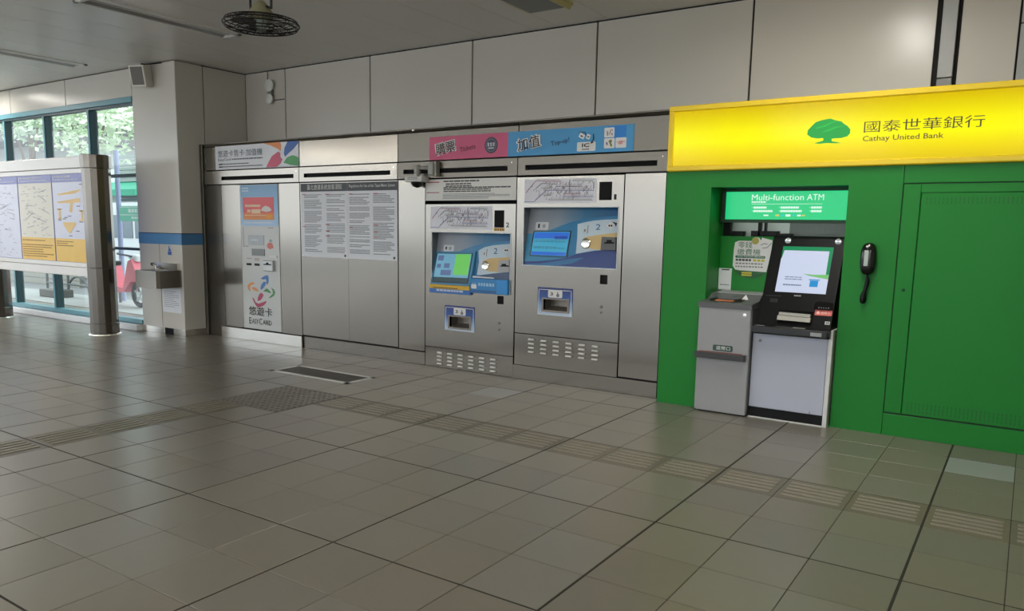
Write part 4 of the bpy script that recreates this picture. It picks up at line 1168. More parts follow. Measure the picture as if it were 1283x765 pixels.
    tr.prism([(tray[0] - 0.004, YC + 0.0, tz[0] - 0.003), (tray[0] - 0.004, YC + 0.14, tz[0] + 0.03), (tray[0] - 0.004, YC + 0.14, tz[0] - 0.01), (tray[0] - 0.004, YC + 0.02, tz[0] - 0.01)], (tray[1] - tray[0] + 0.008, 0, 0))
    for x in (tray[0] - 0.008, tray[1]):
        tr.box(x, x + 0.008, YC + 0.02, YC + 0.15, tz[0] - 0.01, tz[1] + 0.01)
    tr.box(tray[0] - 0.008, tray[1] + 0.008, YC + 0.02, YC + 0.15, tz[1], tz[1] + 0.008)
    obj('change_tray', tr, mat('tray_metal', (134, 128, 120), 0.4, 0.5), t)
    obj('sensor_window', MB().box(sq[0] - 0.01, sq[1] + 0.01, YC + 0.012, YC + 0.02, sq[2] - 0.01, sq[3] + 0.01), BLACK_M, t)
    obj('lock', MB().lathe([(0.016, 0), (0.014, -0.006), (0.0, -0.007)], (lk, YC, base_h + 0.34 if tilt_screen else 0.83), 12, 'Y'), STEEL_D, t)
    obj('lock', MB().lathe([(0.013, 0), (0.012, -0.005), (0.0, -0.006)], (lk, YC, base_h + 0.27 if tilt_screen else 0.775), 12, 'Y'), STEEL_D, t)
    # lower louvred panel
    lp = obj('lower_panel', MB().box(x0, x1, YC - 0.001, YC + 0.03, base_z0, base_z1, 0.002), STEEL, t)
    vx0, vx1, vz0, vz1 = ((-2.70, -1.965, 0.035, 0.162) if tilt_screen else (-1.485, -0.745, 0.295, 0.425))
    for i in range(6):
        for j in range(4):
            place('louvre', LOUV, t, (vx0 + (vx1 - vx0) * i / 5, YC - 0.001, vz0 + (vz1 - vz0) * j / 3))
    # map print and number
    wn = obj('indicator_window', MB().box(win[0], win[1], YC - 0.004, YC + 0.004, win[2], win[3], 0.002), BLACK_M, t)
    mp = flat('metro_map', rect(rx0 + (0.0 if not tilt_screen else -0.02), win[0] - 0.03, win[2] - 0.025 if not tilt_screen else 1.555, 2.065 if not tilt_screen else 1.80), YC - 0.0015, mat('map_paper', (228, 228, 237), 0.45), t)
    sc_ = lambda p: (p[0] * 1.0 + dx, p[1] + dz) if not tilt_screen else ((p[0] + 1.58) * 0.985 - 2.81, (p[1] - 2.06) * 1.0 + 1.79)
    for n, pl_ in enumerate(MAP):
        flat('map_line', [line_poly(sc_(p), sc_(q), 0.005) for p, q in zip(pl_, pl_[1:])], YC - 0.003, MAPC[(0, 1, 2, 2, 3, 1, 3, 3, 3, 2, 0, 3)[n]], mp)
    tk = [[], []]
    rr = random.Random(5)
    for n, pl_ in enumerate(MAP):
        for p, q in zip(pl_, pl_[1:]):
            L = math.hypot(q[0] - p[0], q[1] - p[1])
            for i in range(int(L / 0.021)):
                u = (i + 0.5) * 0.021 / L
                x, z = p[0] + (q[0] - p[0]) * u, p[1] + (q[1] - p[1]) * u
                if z > 1.845:
                    tk[rr.randint(0, 1)].append(line_poly(sc_((x, z + 0.003)), sc_((x + 0.014, z + 0.022)), 0.0045))
    for i in range(150):
        x, z = rr.uniform(-1.54, -0.83), rr.uniform(1.86, 2.02)
        if (x + 1.58) * 0.85 + (z - 1.83) > 0.2:
            tk[rr.randint(0, 1)].append(line_poly(sc_((x, z)), sc_((x + 0.014, z + 0.022)), 0.0045))
    for q, m in zip(tk, (INK_LG, mat('map_plum', (146, 128, 140), 0.5))):
        o = flat('station_print', q, YC - 0.0028, m, mp)
        o['kind'] = 'stuff'
    text(number, win[1] + 0.025, win[1] + (0.05 if number == '1' else 0.065), win[2] + 0.005, win[2] + 0.055, YC - 0.002, INK, t, 0.012)
    if tilt_screen:
        o = flat('amber_label', [rect(win[0] - 0.005, win[1] + 0.005, win[2] - 0.035, win[2] - 0.004)], YC - 0.003, mat('amber', (210, 160, 60), 0.5), t)
        flat('print', [rect(win[0] + 0.015 + 0.03 * i, win[0] + 0.03 + 0.03 * i, win[2] - 0.03, win[2] - 0.008) for i in range(4)], YC - 0.0045, mat('amber_ink_dark', (120, 80, 24), 0.5), o)
    return t


lv = MB()
lv.prism([(-0.005, 0.0, 0), (-0.005, -0.014, 0.003), (-0.005, -0.011, 0.013), (-0.005, 0.0, 0.018)], (0.068, 0, 0))
LOUV = lv.mesh('louvre', m=mat('louvre_lip', (214, 212, 206), 0.45, 0.6))
ticket_machine('ticket machine numbered 1 with a blue screen, next to the green kiosk', -1.668, -0.473, 0.15, 1.203, 1.787, -1.58, -0.522, 0.152, 0.485, 0.492, 0, 0, (4.21, 1.2, .19), M1, '1', False)
t2 = ticket_machine('ticket machine numbered 2 with a tilted green screen and a blue flap', -2.882, -1.682, 0.0, 0.885, 1.518, -2.792, -1.742, 0.003, 0.225, 0.231, 0, 0, (4.21, .88, .17), M2, '2', True)
obj('machine_bay', MB().box(-2.886, -0.47, 4.40, 4.42, 0, 2.1), DARK, t2)
t = obj('fare_notice', MB().box(-2.882, -1.682, YC - 0.002, YC + 0.03, 1.862, 2.092), PAPER_W)
tag(t, 'white fare notice with pink rules above the ticket machine numbered 2', 'notice')
YQ = YC - 0.0035
flat('pink_rule', [rect(-2.868, -2.69, 2.055, 2.066), rect(-2.868, -2.69, 1.945, 1.954)], YQ, mat('pink_rule', (178, 80, 104), 0.5), t)
o = flat('print', rows(-2.63, -2.15, 2.05, 2.075, 1, 81, 0.6, (0.03, 0.1), 0) + rows(-2.6, -2.25, 2.0, 2.045, 2, 82, 0.6, (0.03, 0.06), 0) + rows(-2.63, -1.75, 1.985, 2.005, 1, 83, 0.7, (0.04, 0.1), 0) + rows(-2.63, -2.0, 1.945, 1.985, 2, 84, 0.6, (0.04, 0.09), 0), YQ, mat('notice_ink', (84, 84, 84), 0.6), t)
o['kind'] = 'stuff'
o = flat('small_print', rows(-2.64, -1.76, 1.875, 1.935, 5, 85, 0.5, (0.05, 0.15)), YQ, INK_LG, t)
o['kind'] = 'stuff'

# ================================================================ green bank kiosk
KX1 = 3.9
t = thing('bank_kiosk', 'green panelled bank kiosk housing the cash machine beside the ticket machines', 'kiosk', (1.95, YG, 0))
obj('front_panel', MB().plate(0.0, 1.898, 0.0, 2.09, YG, 0.05, [(0.41, 1.515, 0.004, 1.95)]), GREEN, t)
obj('side_wall', MB().box(0.0, 0.03, YG + 0.05, 4.96, 0, 2.09), GREEN, t)
obj('recess_side', MB().box(0.395, 0.41, YG + 0.05, 4.62, 0, 1.97), GREEN, t)
obj('recess_side', MB().box(1.515, 1.53, YG + 0.05, 4.62, 0, 1.97), GREEN, t)
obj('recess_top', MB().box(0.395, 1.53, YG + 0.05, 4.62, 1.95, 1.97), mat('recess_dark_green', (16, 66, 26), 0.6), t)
bp = obj('back_panel', MB().box(0.41, 1.515, 4.40, 4.42, 0, 1.535, 0.002), GREEN, t)
lin_ = MB().box(0.41, 1.515, 4.60, 4.62, 1.45, 1.96)
obj('service_wall', lin_, mat('pale_service_wall', (196, 206, 198), 0.5), t)
gl = MB()
for k in range(12):
    gl.box(0.98 + 0.045 * k, 0.985 + 0.045 * k, 4.595, 4.60, 1.5, 1.70)
for k in range(4):
    gl.box(0.965, 1.515, 4.594, 4.60, 1.52 + 0.045 * k, 1.525 + 0.045 * k)
gl.box(0.96, 1.515, 4.597, 4.599, 1.5, 1.7)
obj('service_grid', gl, mat('service_grid_grey', (110, 118, 114), 0.6), t)
cb = MB()
for a, b, h in ((0.40, 0.475, 0.14), (0.49, 0.60, 0.045), (0.66, 0.90, 0.05), (0.72, 0.745, 0.15), (0.775, 0.79, 0.15), (0.88, 1.02, 0.03)):
    cb.box(a, b, 4.46, 4.52, 1.535, 1.535 + h, 0.004)
obj('mounting_bracket', cb, BLACK, t)
obj('plinth_panel', MB().box(1.902, KX1, YG - 0.002, YG + 0.05, 0.0, 0.172, 0.002), GREEN, t)
obj('top_panel', MB().box(1.902, KX1, YG, YG + 0.05, 1.958, 2.09, 0.001), GREEN, t)
obj('side_stile', MB().box(1.906, 2.026, YG - 0.004, YG + 0.05, 0.186, 1.948, 0.004), GREEN, t)
obj('upper_stile', MB().box(2.026, KX1, YG - 0.004, YG + 0.05, 1.885, 1.948, 0.002), GREEN, t)
dr = obj('access_door', MB().box(2.031, 3.60, YG - 0.003, YG + 0.05, 0.186, 1.881, 0.003), GREEN, t)
obj('side_stile', MB().box(3.604, KX1, YG - 0.004, YG + 0.05, 0.186, 1.881, 0.002), GREEN, t)
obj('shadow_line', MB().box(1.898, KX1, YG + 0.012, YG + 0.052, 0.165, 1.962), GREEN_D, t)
pf_ = MB()
for k in range(56):
    x = 2.065 + 0.027 * k
    for z in ((1.80, 1.822), (1.828, 1.85), (0.205, 0.228), (0.234, 0.257), (0.263, 0.286)):
        pf_.box(x, x + 0.006, YG - 0.0036, YG - 0.001, z[0], z[1])
o = obj('perforations', pf_, mat('perforation_shadow', (20, 96, 38), 0.7), dr)
o['kind'] = 'stuff'
obj('door_lock', MB().lathe([(0.012, 0), (0.01, -0.004), (0, -0.005)], (1.965, YG - 0.004, 1.15), 10, 'Y'), GREEN_D, t)

# ---- yellow illuminated fascia sign
t = thing('bank_sign', 'long illuminated yellow bank sign with a green tree on top of the green kiosk', 'sign', (1.95, 4.06, 2.09))
YY = 4.045
obj('housing', MB().box(0.008, KX1, YY + 0.03, 4.90, 2.095, 2.64), mat('sign_housing', (150, 130, 30), 0.5), t)
fr = MB().box(0.005, KX1, YY, YY + 0.06, 2.60, 2.648, 0.008).box(0.005, KX1, YY, YY + 0.06, 2.092, 2.14, 0.008).box(0.005, 0.055, YY, YY + 0.06, 2.13, 2.61, 0.008)
obj('frame', fr, YEL_RIM, t)
FACE = ramp_mat('backlit_yellow_face', 2, 0.045, 0.51, [(0, (226, 194, 0)), (0.18, (244, 220, 0)), (0.42, (255, 252, 0)), (0.6, (254, 246, 0)), (1, (216, 184, 0))], emit=0.98, rough=0.16)
obj('lit_face', MB().box(0.05, KX1, YY + 0.016, YY + 0.03, 2.135, 2.605), FACE, t)
YQ = YY + 0.0145
flat('tree_emblem', TREE, YQ, mat('emblem_green', (0, 180, 66), 0.4, emit=0.72), t)
flat('tree_swoosh', [[(1.235, 2.40), (1.30, 2.415), (1.36, 2.44), (1.40, 2.443), (1.36, 2.43), (1.31, 2.405), (1.25, 2.393)], [(1.28, 2.36), (1.38, 2.40), (1.46, 2.405), (1.40, 2.392), (1.34, 2.37)]], YQ - 0.001, mat('emblem_light', (30, 206, 76), 0.4, emit=0.75), t)
SI = mat('sign_brown_letter', (58, 46, 6), 0.4)
text('國泰世華銀行', 1.595, 2.39, 2.342, 2.428, YQ - 0.002, SI, t, 0.0)
text('Cathay United Bank', 1.592, 2.14, 2.265, 2.318, YQ - 0.002, mat('sign_ochre_letter', (150, 112, 0), 0.4, emit=0.25), t, 0.012)

# ---- lit green sign in the recess
t = thing('cash_machine_sign', 'glowing green sign reading Multi-function ATM inside the kiosk recess', 'sign', (1.0, 4.33, 1.675))
obj('housing', MB().box(0.418, 1.508, 4.345, 4.44, 1.655, 1.94), mat('sign_case_dark', (20, 60, 34), 0.5), t)
obj('added_fill_strip', MB().box(0.50, 1.46, 4.455, 4.475, 1.70, 1.72), mat('added_fill_glow', (250, 255, 250), 0.4, emit=5.0), t)  # unseen glowing strip added behind the sign to brighten the service wall
obj('lit_face', MB().box(0.462, 1.50, 4.332, 4.35, 1.682, 1.922, 0.002), mat('backlit_green', (10, 212, 130), 0.3, var=0.02, emit=0.85), t)
WE = mat('lit_white_letter', (226, 255, 240), 0.4, emit=0.9)
YQ = 4.329
text('Multi-function', 0.69, 1.125, 1.845, 1.897, YQ, WE, t, 0.0)
text('ATM', 1.15, 1.285, 1.845, 1.895, YQ, WE, t, 0.0)
flat('rule', rect(0.69, 1.275, 1.813, 1.816), YQ, WE, t)
pp = rows(0.69, 0.815, 1.824, 1.838, 1, 90, 0.9, (0.01, 0.02), 0)
for x, w1, w2 in ((0.71, 0.11, 0.165), (0.94, 0.15, 0.175), (1.19, 0.085, 0.085)):
    pp += rows(x, x + w1, 1.775, 1.793, 1, x, 0.95, (0.016, 0.02), 0, 0.15) + rows(x, x + w2, 1.745, 1.763, 1, x + 3, 0.95, (0.016, 0.02), 0, 0.15)
    pp += [rect(x - 0.012, x - 0.006, 1.782, 1.787), rect(x - 0.012, x - 0.006, 1.752, 1.757)]
pp += [rect(0.80, 0.84, 1.712, 1.724), rect(0.985, 1.025, 1.709, 1.727), rect(1.08, 1.11, 1.711, 1.725)]
o = flat('print', pp, YQ, WE, t)
o['kind'] = 'stuff'
flat('card_mark', [rect(0.90, 0.932, 1.710, 1.726), rect(1.118, 1.145, 1.712, 1.724)], YQ, mat('lit_yellow_mark', (230, 226, 110), 0.4, emit=0.7), t)
flat('card_mark', [rect(0.945, 0.972, 1.712, 1.724), rect(1.045, 1.065, 1.712, 1.726)], YQ, mat('lit_cyan_mark', (20, 226, 236), 0.4, emit=0.7), t)

# ---- stickers on the recess back
t = obj('qr_card', MB().box(0.395 + 0.018, 0.53, 4.394, 4.40, 1.05, 1.245, 0.001), PAPER)
tag(t, 'small white card on the green recess wall above the coin machine', 'sticker')
flat('heading', rect(0.44, 0.51, 1.228, 1.238), 4.3925, GREEN_D, t)
o = flat('print', rows(0.43, 0.515, 1.07, 1.10, 2, 95, 0.5, (0.012, 0.02), 0.1), 4.3925, INK_G, t)
o['kind'] = 'stuff'
t = thing('payment_label', 'large white shield-shaped label with a green foot on the kiosk recess wall', 'sticker', (0.69, 4.40, 1.15))
sh = [(0.535, 1.27), (0.56, 1.238), (0.60, 1.232), (0.835, 1.225), (0.85, 1.30), (0.868, 1.42), (0.872, 1.505), (0.78, 1.525), (0.775, 1.50), (0.755, 1.525), (0.725, 1.53), (0.70, 1.515), (0.69, 1.495), (0.58, 1.495), (0.545, 1.48), (0.538, 1.42)]
flat('white_shield', sh, 4.397, PW, t, th=0.003)
flat('green_foot', [(0.545, 1.228), (0.60, 1.19), (0.66, 1.168), (0.72, 1.165), (0.78, 1.18), (0.835, 1.215), (0.835, 1.224), (0.60, 1.231)], 4.397, mat('label_deep_green', (24, 92, 44), 0.5), t, th=0.003)
GI = mat('label_green_ink', (44, 104, 72), 0.5)
text('零錢', 0.575, 0.70, 1.432, 1.488, 4.3955, GI, t, 0.0)
text('繳費機', 0.57, 0.775, 1.37, 1.425, 4.3955, GI, t, 0.0)
flat('green_bar', rrect(0.555, 0.82, 1.343, 1.365, 0.009), 4.3955, GI, t)
text('Coin Payment Machine', 0.575, 0.81, 1.348, 1.361, 4.394, PW, t, 0.01)
o = flat('print', rows(0.56, 0.70, 1.315, 1.335, 1, 96, 0.95, (0.02, 0.025), 0), 4.3955, HEAD_G, t)
o['kind'] = 'stuff'
for i in range(3):
    flat('yellow_print', rect(0.715 + 0.036 * i, 0.743 + 0.036 * i, 1.315, 1.335), 4.3945, mat('label_yellow', (196, 188, 60), 0.5), t)
flat('foot_print', [rect(0.62, 0.71, 1.205, 1.219), rect(0.62, 0.71, 1.185, 1.199)], 4.3945, mat('label_yellow', (196, 188, 60), 0.5), t)
o = flat('small_print', rows(0.56, 0.82, 1.245, 1.30, 2, 97, 0.4, (0.012, 0.025), 0.1), 4.3955, INK_G, t)
o['kind'] = 'stuff'
flat('gold_badge', disc(0.725, 1.497, 0.032, 16), 4.3945, mat('label_gold', (168, 160, 80), 0.5), t)
flat('speech_mark', [line_poly((0.775, 1.46), (0.80, 1.475), 0.006), line_poly((0.80, 1.475), (0.83, 1.47), 0.006), line_poly((0.79, 1.435), (0.83, 1.44), 0.006), line_poly((0.83, 1.44), (0.865, 1.48), 0.006)], 4.3945, INK_G, t)

# ---- coin machine
t = thing('coin_machine', 'grey coin payment cabinet standing left of the cash machine in the kiosk', 'coin machine', (0.64, 4.16, 0))
obj('body', MB().box(0.40, 0.852, 3.965, 4.385, 0.012, 0.925, 0.006), GREY_PAINT, t)
obj('foot', MB().box(0.43, 0.84, 3.99, 4.37, 0.0, 0.02), BLACK, t)
obj('side_panel', MB().box(0.848, 0.857, 3.99, 4.385, 0.02, 0.92), GREY_DARK, t)
cap = [(3.957, 0.922), (3.955, 0.962), (3.965, 0.968), (4.16, 0.985), (4.24, 1.03), (4.385, 1.042), (4.385, 0.922)]
obj('lid', MB().profile(cap, 0.394, 0.859), GREY_DARK, t)
obj('lid_back', MB().profile([(4.25, 1.036), (4.385, 1.05), (4.385, 1.03), (4.25, 1.02)], 0.46, 0.859), GREY_PAINT, t)
bw = obj('coin_bowl', MB().prism([(x, 4.10 + (z - 4.1) * 1.0, 0.972 + (z - 4.1) * 0.10) for x, z in rrect(0.45, 0.74, 4.02, 4.25, 0.06)], (0, 0, 0.012)), BLACK, t)
obj('coin_hopper', MB().prism([(x, z, 0.986 + (z - 4.1) * 0.22) for x, z in rrect(0.48, 0.71, 4.12, 4.30, 0.05)], (0, 0, 0.012)), GREY_DARK, bw)
obj('orange_label', MB().prism([(x, z, 0.9855 + (z - 4.1) * 0.10) for x, z in rect(0.51, 0.67, 4.035, 4.085)], (0, 0, 0.003)), mat('bright_orange_label', (226, 138, 84), 0.5), t)
obj('warning_triangle', MB().prism([(0.70, 4.17, 0.99), (0.76, 4.17, 0.99), (0.73, 4.20, 1.03)], (0, 0.004, 0.002)), PW, t)
tr = obj('return_tray', MB().profile([(3.968, 0.478), (3.902, 0.486), (3.897, 0.536), (3.905, 0.54), (3.968, 0.535)], 0.403, 0.832), mat('tray_charcoal', (74, 74, 77), 0.45), t)
obj('orange_strip', MB().box(0.43, 0.80, 3.915, 3.955, 0.537, 0.5425), BROWN, tr)
lb = obj('tray_label', MB().prism([(x, 3.961, z) for x, z in rrect(0.543, 0.715, 0.553, 0.603, 0.012)], (0, 0.004, 0)), mat('label_dark_green', (34, 74, 64), 0.5), t)
text('退幣口', 0.57, 0.695, 0.562, 0.595, 3.9595, mat('label_white_letter', (226, 232, 226), 0.5), lb, 0.004)
obj('lock', MB().lathe([(0.018, 0), (0.016, -0.008), (0.0, -0.009)], (0.802, 3.965, 0.875), 14, 'Y'), STEEL_B, t)

# ---- cash machine
t = thing('cash_machine', 'cash machine with a tilted bright screen, black fascia and pale lower door', 'cash machine', (1.19, 4.15, 0))
obj('body', MB().box(0.868, 1.468, 4.06, 4.39, 0.0, 0.74), mat('cash_machine_dark', (30, 30, 33), 0.5), t)
obj('door', MB().box(0.862, 1.462, 4.025, 4.06, 0.092, 0.728, 0.004), LILAC, t)
obj('door_notch', MB().box(1.12, 1.17, 4.022, 4.03, 0.086, 0.094).box(1.36, 1.364, 4.0245, 4.03, 0.092, 0.115), BLACK, t)
obj('kick_plate', MB().box(0.866, 1.464, 4.035, 4.06, 0.008, 0.09), BLACK, t)
obj('side_frame', MB().box(1.466, 1.50, 4.015, 4.39, 0.0, 0.80, 0.003).box(0.862, 1.50, 4.02, 4.06, 0.0, 0.008), mat('cash_machine_white', (222, 222, 220), 0.4), t)
obj('door_lock', MB().lathe([(0.014, 0), (0.012, -0.006), (0.0, -0.007)], (0.925, 4.025, 0.668), 12, 'Y'), STEEL_D, t)
SL = 0.47
A = lambda z, o=0.0: 3.985 + (z - 0.84) * SL - o
fas = [(4.03, 0.732), (3.945, 0.735), (3.93, 0.752), (3.93, 0.782), (3.945, 0.80), (3.97, 0.806), (A(0.84), 0.84), (A(1.525), 1.525), (A(1.525) + 0.02, 1.545), (4.385, 1.545), (4.385, 0.732)]
mb = MB().profile(fas, 0.905, 1.483)
fa = obj('fascia', mb, BLACK, t)
obj('shelf', MB().box(0.872, 1.478, 3.925, 4.03, 0.735, 0.803, 0.014, 3), mat('shelf_black', (24, 25, 28), 0.35), t)
sb = flat('screen', rect(1.0, 1.402, 1.082, 1.458), lambda x, z: A(z, 0.002), mat('bank_screen_white', (206, 216, 240), 0.25, emit=0.85, var=0.01), fa, th=0.004)
GSC = mat('bank_screen_green', (40, 164, 106), 0.2, emit=0.6)
flat('screen_edge', [rect(1.0, 1.402, 1.425, 1.458), [(1.375, 1.44), (1.402, 1.44), (1.402, 1.22), (1.378, 1.22)], [(1.0, 1.44), (1.018, 1.44), (1.005, 1.36), (1.0, 1.36)]], lambda x, z: A(z, 0.0035), GSC, sb)
flat('screen_wave', [[(1.20, 1.237), (1.28, 1.232), (1.402, 1.238), (1.402, 1.20), (1.33, 1.21), (1.25, 1.222)]], lambda x, z: A(z, 0.0045), mat('bank_screen_lime', (136, 212, 132), 0.2, emit=0.7), sb)
flat('card_picture', [rect(1.265, 1.33, 1.135, 1.185), rect(1.255, 1.34, 1.187, 1.195)], lambda x, z: A(z, 0.0045), mat('bank_screen_blue', (50, 160, 228), 0.2, emit=0.7), sb)
o = flat('print', rows(1.06, 1.20, 1.175, 1.21, 2, 100, 0.35, (0.02, 0.04), 0.1) + rows(1.055, 1.20, 1.135, 1.148, 1, 101, 0.8, (0.01, 0.02), 0), lambda x, z: A(z, 0.0045), mat('bank_screen_ink', (130, 150, 186), 0.3, emit=0.4), sb)
o['kind'] = 'stuff'
flat('maker_mark', [rect(1.16, 1.168, 1.053, 1.063), rect(1.172, 1.18, 1.053, 1.063), rect(1.184, 1.192, 1.053, 1.063), rect(1.196, 1.204, 1.053, 1.063), rect(1.208, 1.214, 1.053, 1.063)], lambda x, z: A(z, 0.002), mat('mark_silver', (190, 190, 194), 0.4), fa)
flat('panel_groove', [rect(0.93, 1.06, 1.045, 1.05), rect(0.975, 1.035, 0.995, 1.025), rect(0.982, 1.028, 1.002, 1.018)], lambda x, z: A(z, 0.0015), mat('groove_grey', (44, 45, 48), 0.4), fa)
obj('card_reader', MB().prism([(x, A(z), z) for x, z in rrect(1.335, 1.475, 0.965, 1.02, 0.02)], (0, -0.02, -0.006)), BLACK_G, fa)
flat('reader_mark', [rect(1.37 + 0.018 * i, 1.378 + 0.018 * i, 0.973, 0.981) for i in range(5)], lambda x, z: A(z, 0.021), mat('reader_mark_grey', (110, 112, 118), 0.4), fa)
rl = flat('red_label', rrect(1.345, 1.476, 0.915, 0.958, 0.006), lambda x, z: A(z, 0.003), mat('coral_label', (228, 112, 104), 0.5), fa)
flat('card_icon', rrect(1.36, 1.382, 0.925, 0.948, 0.008), lambda x, z: A(z, 0.0045), mat('coral_pale', (240, 200, 192), 0.5), rl)
text('金融卡', 1.392, 1.462, 0.926, 0.947, lambda x, z: A(z, 0.005), mat('coral_pale', (240, 200, 192)), rl, 0.01)
fi = mat('fingerprint_silver', (206, 204, 196), 0.3, 0.5)
bn = obj('banknote_slot', MB().prism([(x, A(z), z) for x, z in rrect(1.063, 1.338, 0.845, 0.94, 0.01)], (0, -0.012, -0.004)), BLACK_G, fa)
obj('slot_lip', MB().prism([(1.068, A(0.87) - 0.012, 0.862), (1.328, A(0.87) - 0.012, 0.858), (1.328, A(0.9) - 0.012, 0.892), (1.068, A(0.9) - 0.012, 0.898)], (0, -0.035, 0.0)), fi, bn)
obj('slot_shutter', MB().prism([(1.075, A(0.9) - 0.012, 0.902), (1.322, A(0.9) - 0.012, 0.896), (1.322, A(0.92) - 0.012, 0.918), (1.075, A(0.92) - 0.012, 0.923)], (0, -0.028, 0.0)), mat('shutter_pale', (186, 184, 178), 0.35, 0.3), bn)
flat('white_label', [rect(1.435, 1.472, 0.848, 0.872)], lambda x, z: A(z, 0.003), PW, fa)
flat('print', [rect(1.442, 1.452, 0.852, 0.868), rect(1.456, 1.466, 0.852, 0.868)], lambda x, z: A(z, 0.0045), INK_G, fa)
obj('receipt_tray', MB().box(1.06, 1.19, 3.935, 3.975, 0.802, 0.808, 0.002), mat('tray_grey', (70, 74, 74), 0.3), fa)
obj('keypad', MB().box(1.20, 1.30, 3.935, 3.978, 0.802, 0.810, 0.002), mat('keypad_grey', (130, 130, 122), 0.35, 0.4), fa)
obj('shelf_sticker', MB().box(0.90, 0.97, 3.94, 3.965, 0.802, 0.8055).box(1.345, 1.43, 3.9225, 3.93, 0.752, 0.782), mat('silver_sticker', (160, 162, 164), 0.4), fa)
for x in (1.03, 1.43):
    obj('reading_light', MB().lathe([(0.028, 0), (0.024, -0.012), (0.0, -0.016)], (x, A(1.51) + 0.0, 1.505), 14, 'Y'), mat('lens_chrome', (216, 218, 220), 0.12, 0.9), fa)

# ---- telephone handset on the kiosk
t = thing('wall_phone', 'black help phone with a hanging cord on the green kiosk front', 'phone', (1.705, YG, 1.02))
ph = MB()
bm = bmesh.new()
bmesh.ops.create_uvsphere(bm, u_segments=24, v_segments=16, radius=1)
for v in bm.verts:
    x, y, z = v.co
    s = lambda u, p: math.copysign(abs(u) ** p, u)
    v.co = (1.705 + 0.057 * s(x, 0.8), YG - 0.035 + 0.045 * s(y, 0.8), 1.38 + 0.125 * s(z, 0.62))
ph.bm(bm)
obj('handset', ph, BLACK_G, t, smooth=True)
obj('label', MB().box(1.682, 1.712, YG - 0.086, YG - 0.074, 1.325, 1.445, 0.002), mat('phone_label', (186, 196, 190), 0.4), t)
obj('hook_button', MB().lathe([(0.012, 0), (0.01, -0.008), (0.0, -0.01)], (1.70, YG - 0.07, 1.475), 12, 'Y'), STEEL_B, t)
obj('cord', MB().tube([(1.705, YG - 0.03, 1.26), (1.71, YG - 0.03, 1.23), (1.712, YG - 0.03, 1.20), (1.698, YG - 0.025, 1.13), (1.69, YG - 0.025, 1.09), (1.69, YG - 0.025, 1.05), (1.69, YG - 0.025, 1.03)], [0.007, 0.013, 0.016, 0.013, 0.022, 0.024, 0.012], 10), BLACK, t, smooth=True)

# ================================================================ outside the window
GZ = -0.12
gnd = obj('street_ground', MB().box(-75, 60, -60, 60, GZ - 0.2, GZ), mat('street_asphalt', (136, 138, 138), 0.8, var=0.08, scale=2))
gnd['kind'] = 'structure'
pv = obj('pavement', MB().box(-40, -7.5, 4.06, 6.4, GZ, -0.02), mat('pavement_stone', (168, 170, 168), 0.7, var=0.06, scale=3))
pv['kind'] = 'structure'


def canopy(name, label, cx, cy, r, zc, seed, n=520, trunk=True, col=(118, 152, 84)):
    t = thing(name, label, 'tree', (cx, cy, GZ), 'street trees beyond the window')
    rr = random.Random(seed)
    obj('trunk', MB().tube([(cx, cy, GZ), (cx + 0.08, cy, 1.6), (cx - 0.05, cy + 0.1, 3.2), (cx + 0.1, cy, zc + 0.4)], [0.17, 0.14, 0.11, 0.04], 9)
        .tube([(cx - 0.02, cy + 0.08, 2.7), (cx + 0.7, cy - 0.2, 3.7), (cx + 1.3, cy - 0.2, zc)], [0.08, 0.05, 0.02], 7)
        .tube([(cx, cy + 0.08, 2.5), (cx - 0.8, cy + 0.2, 3.5), (cx - 1.3, cy + 0.1, zc)], [0.08, 0.05, 0.02], 7), mat('bark', (112, 100, 86), 0.9, var=0.3), t)
    mb = MB()
    for _ in range(n):
        while True:
            p = Vector((rr.uniform(-1, 1), rr.uniform(-1, 1), rr.uniform(-1, 1)))
            if 0.35 < p.length < 1:
                break
        q = Vector((cx + p.x * r, cy + p.y * r * 0.8, zc + p.z * r * 0.62))
        for _ in range(7):
            c = q + Vector((rr.gauss(0, 0.2), rr.gauss(0, 0.2), rr.gauss(0, 0.15)))
            a = Vector((rr.gauss(0, 1), rr.gauss(0, 1), rr.gauss(0, 0.5))).normalized()
            b = a.orthogonal().normalized()
            s = rr.uniform(0.08, 0.15)
            mb.add([c - a * s, c + b * s * 0.45, c + a * s, c - b * s * 0.45], [(0, 1, 2, 3)])
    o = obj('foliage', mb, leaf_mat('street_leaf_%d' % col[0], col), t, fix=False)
    o['kind'] = 'stuff'
    return t


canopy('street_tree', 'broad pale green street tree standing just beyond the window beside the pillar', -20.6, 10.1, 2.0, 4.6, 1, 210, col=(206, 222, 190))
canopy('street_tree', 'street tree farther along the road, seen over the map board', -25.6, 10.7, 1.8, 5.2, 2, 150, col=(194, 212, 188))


def building(name, label, x0, x1, y0, y1, z1, m, wins=(), slat=None):
    t = thing(name, label, 'building', ((x0 + x1) / 2, y0, GZ))
    obj('wall', MB().plate(x0, x1, GZ, z1, y0, 0.3, wins).box(x0, x1, y0 + 0.3, y1, GZ, z1), m, t)
    for w in wins:
        f = obj('window', MB().plate(w[0], w[1], w[2], w[3], y0 + 0.05, 0.08, [(w[0] + 0.06, w[1] - 0.06, w[2] + 0.06, w[3] - 0.06)]), WHITE, t)
        obj('glass_pane', MB().box(w[0] + 0.05, w[1] - 0.05, y0 + 0.1, y0 + 0.11, w[2] + 0.05, w[3] - 0.05), mat('far_window_glass', (96, 112, 122), 0.1), f)
    return t


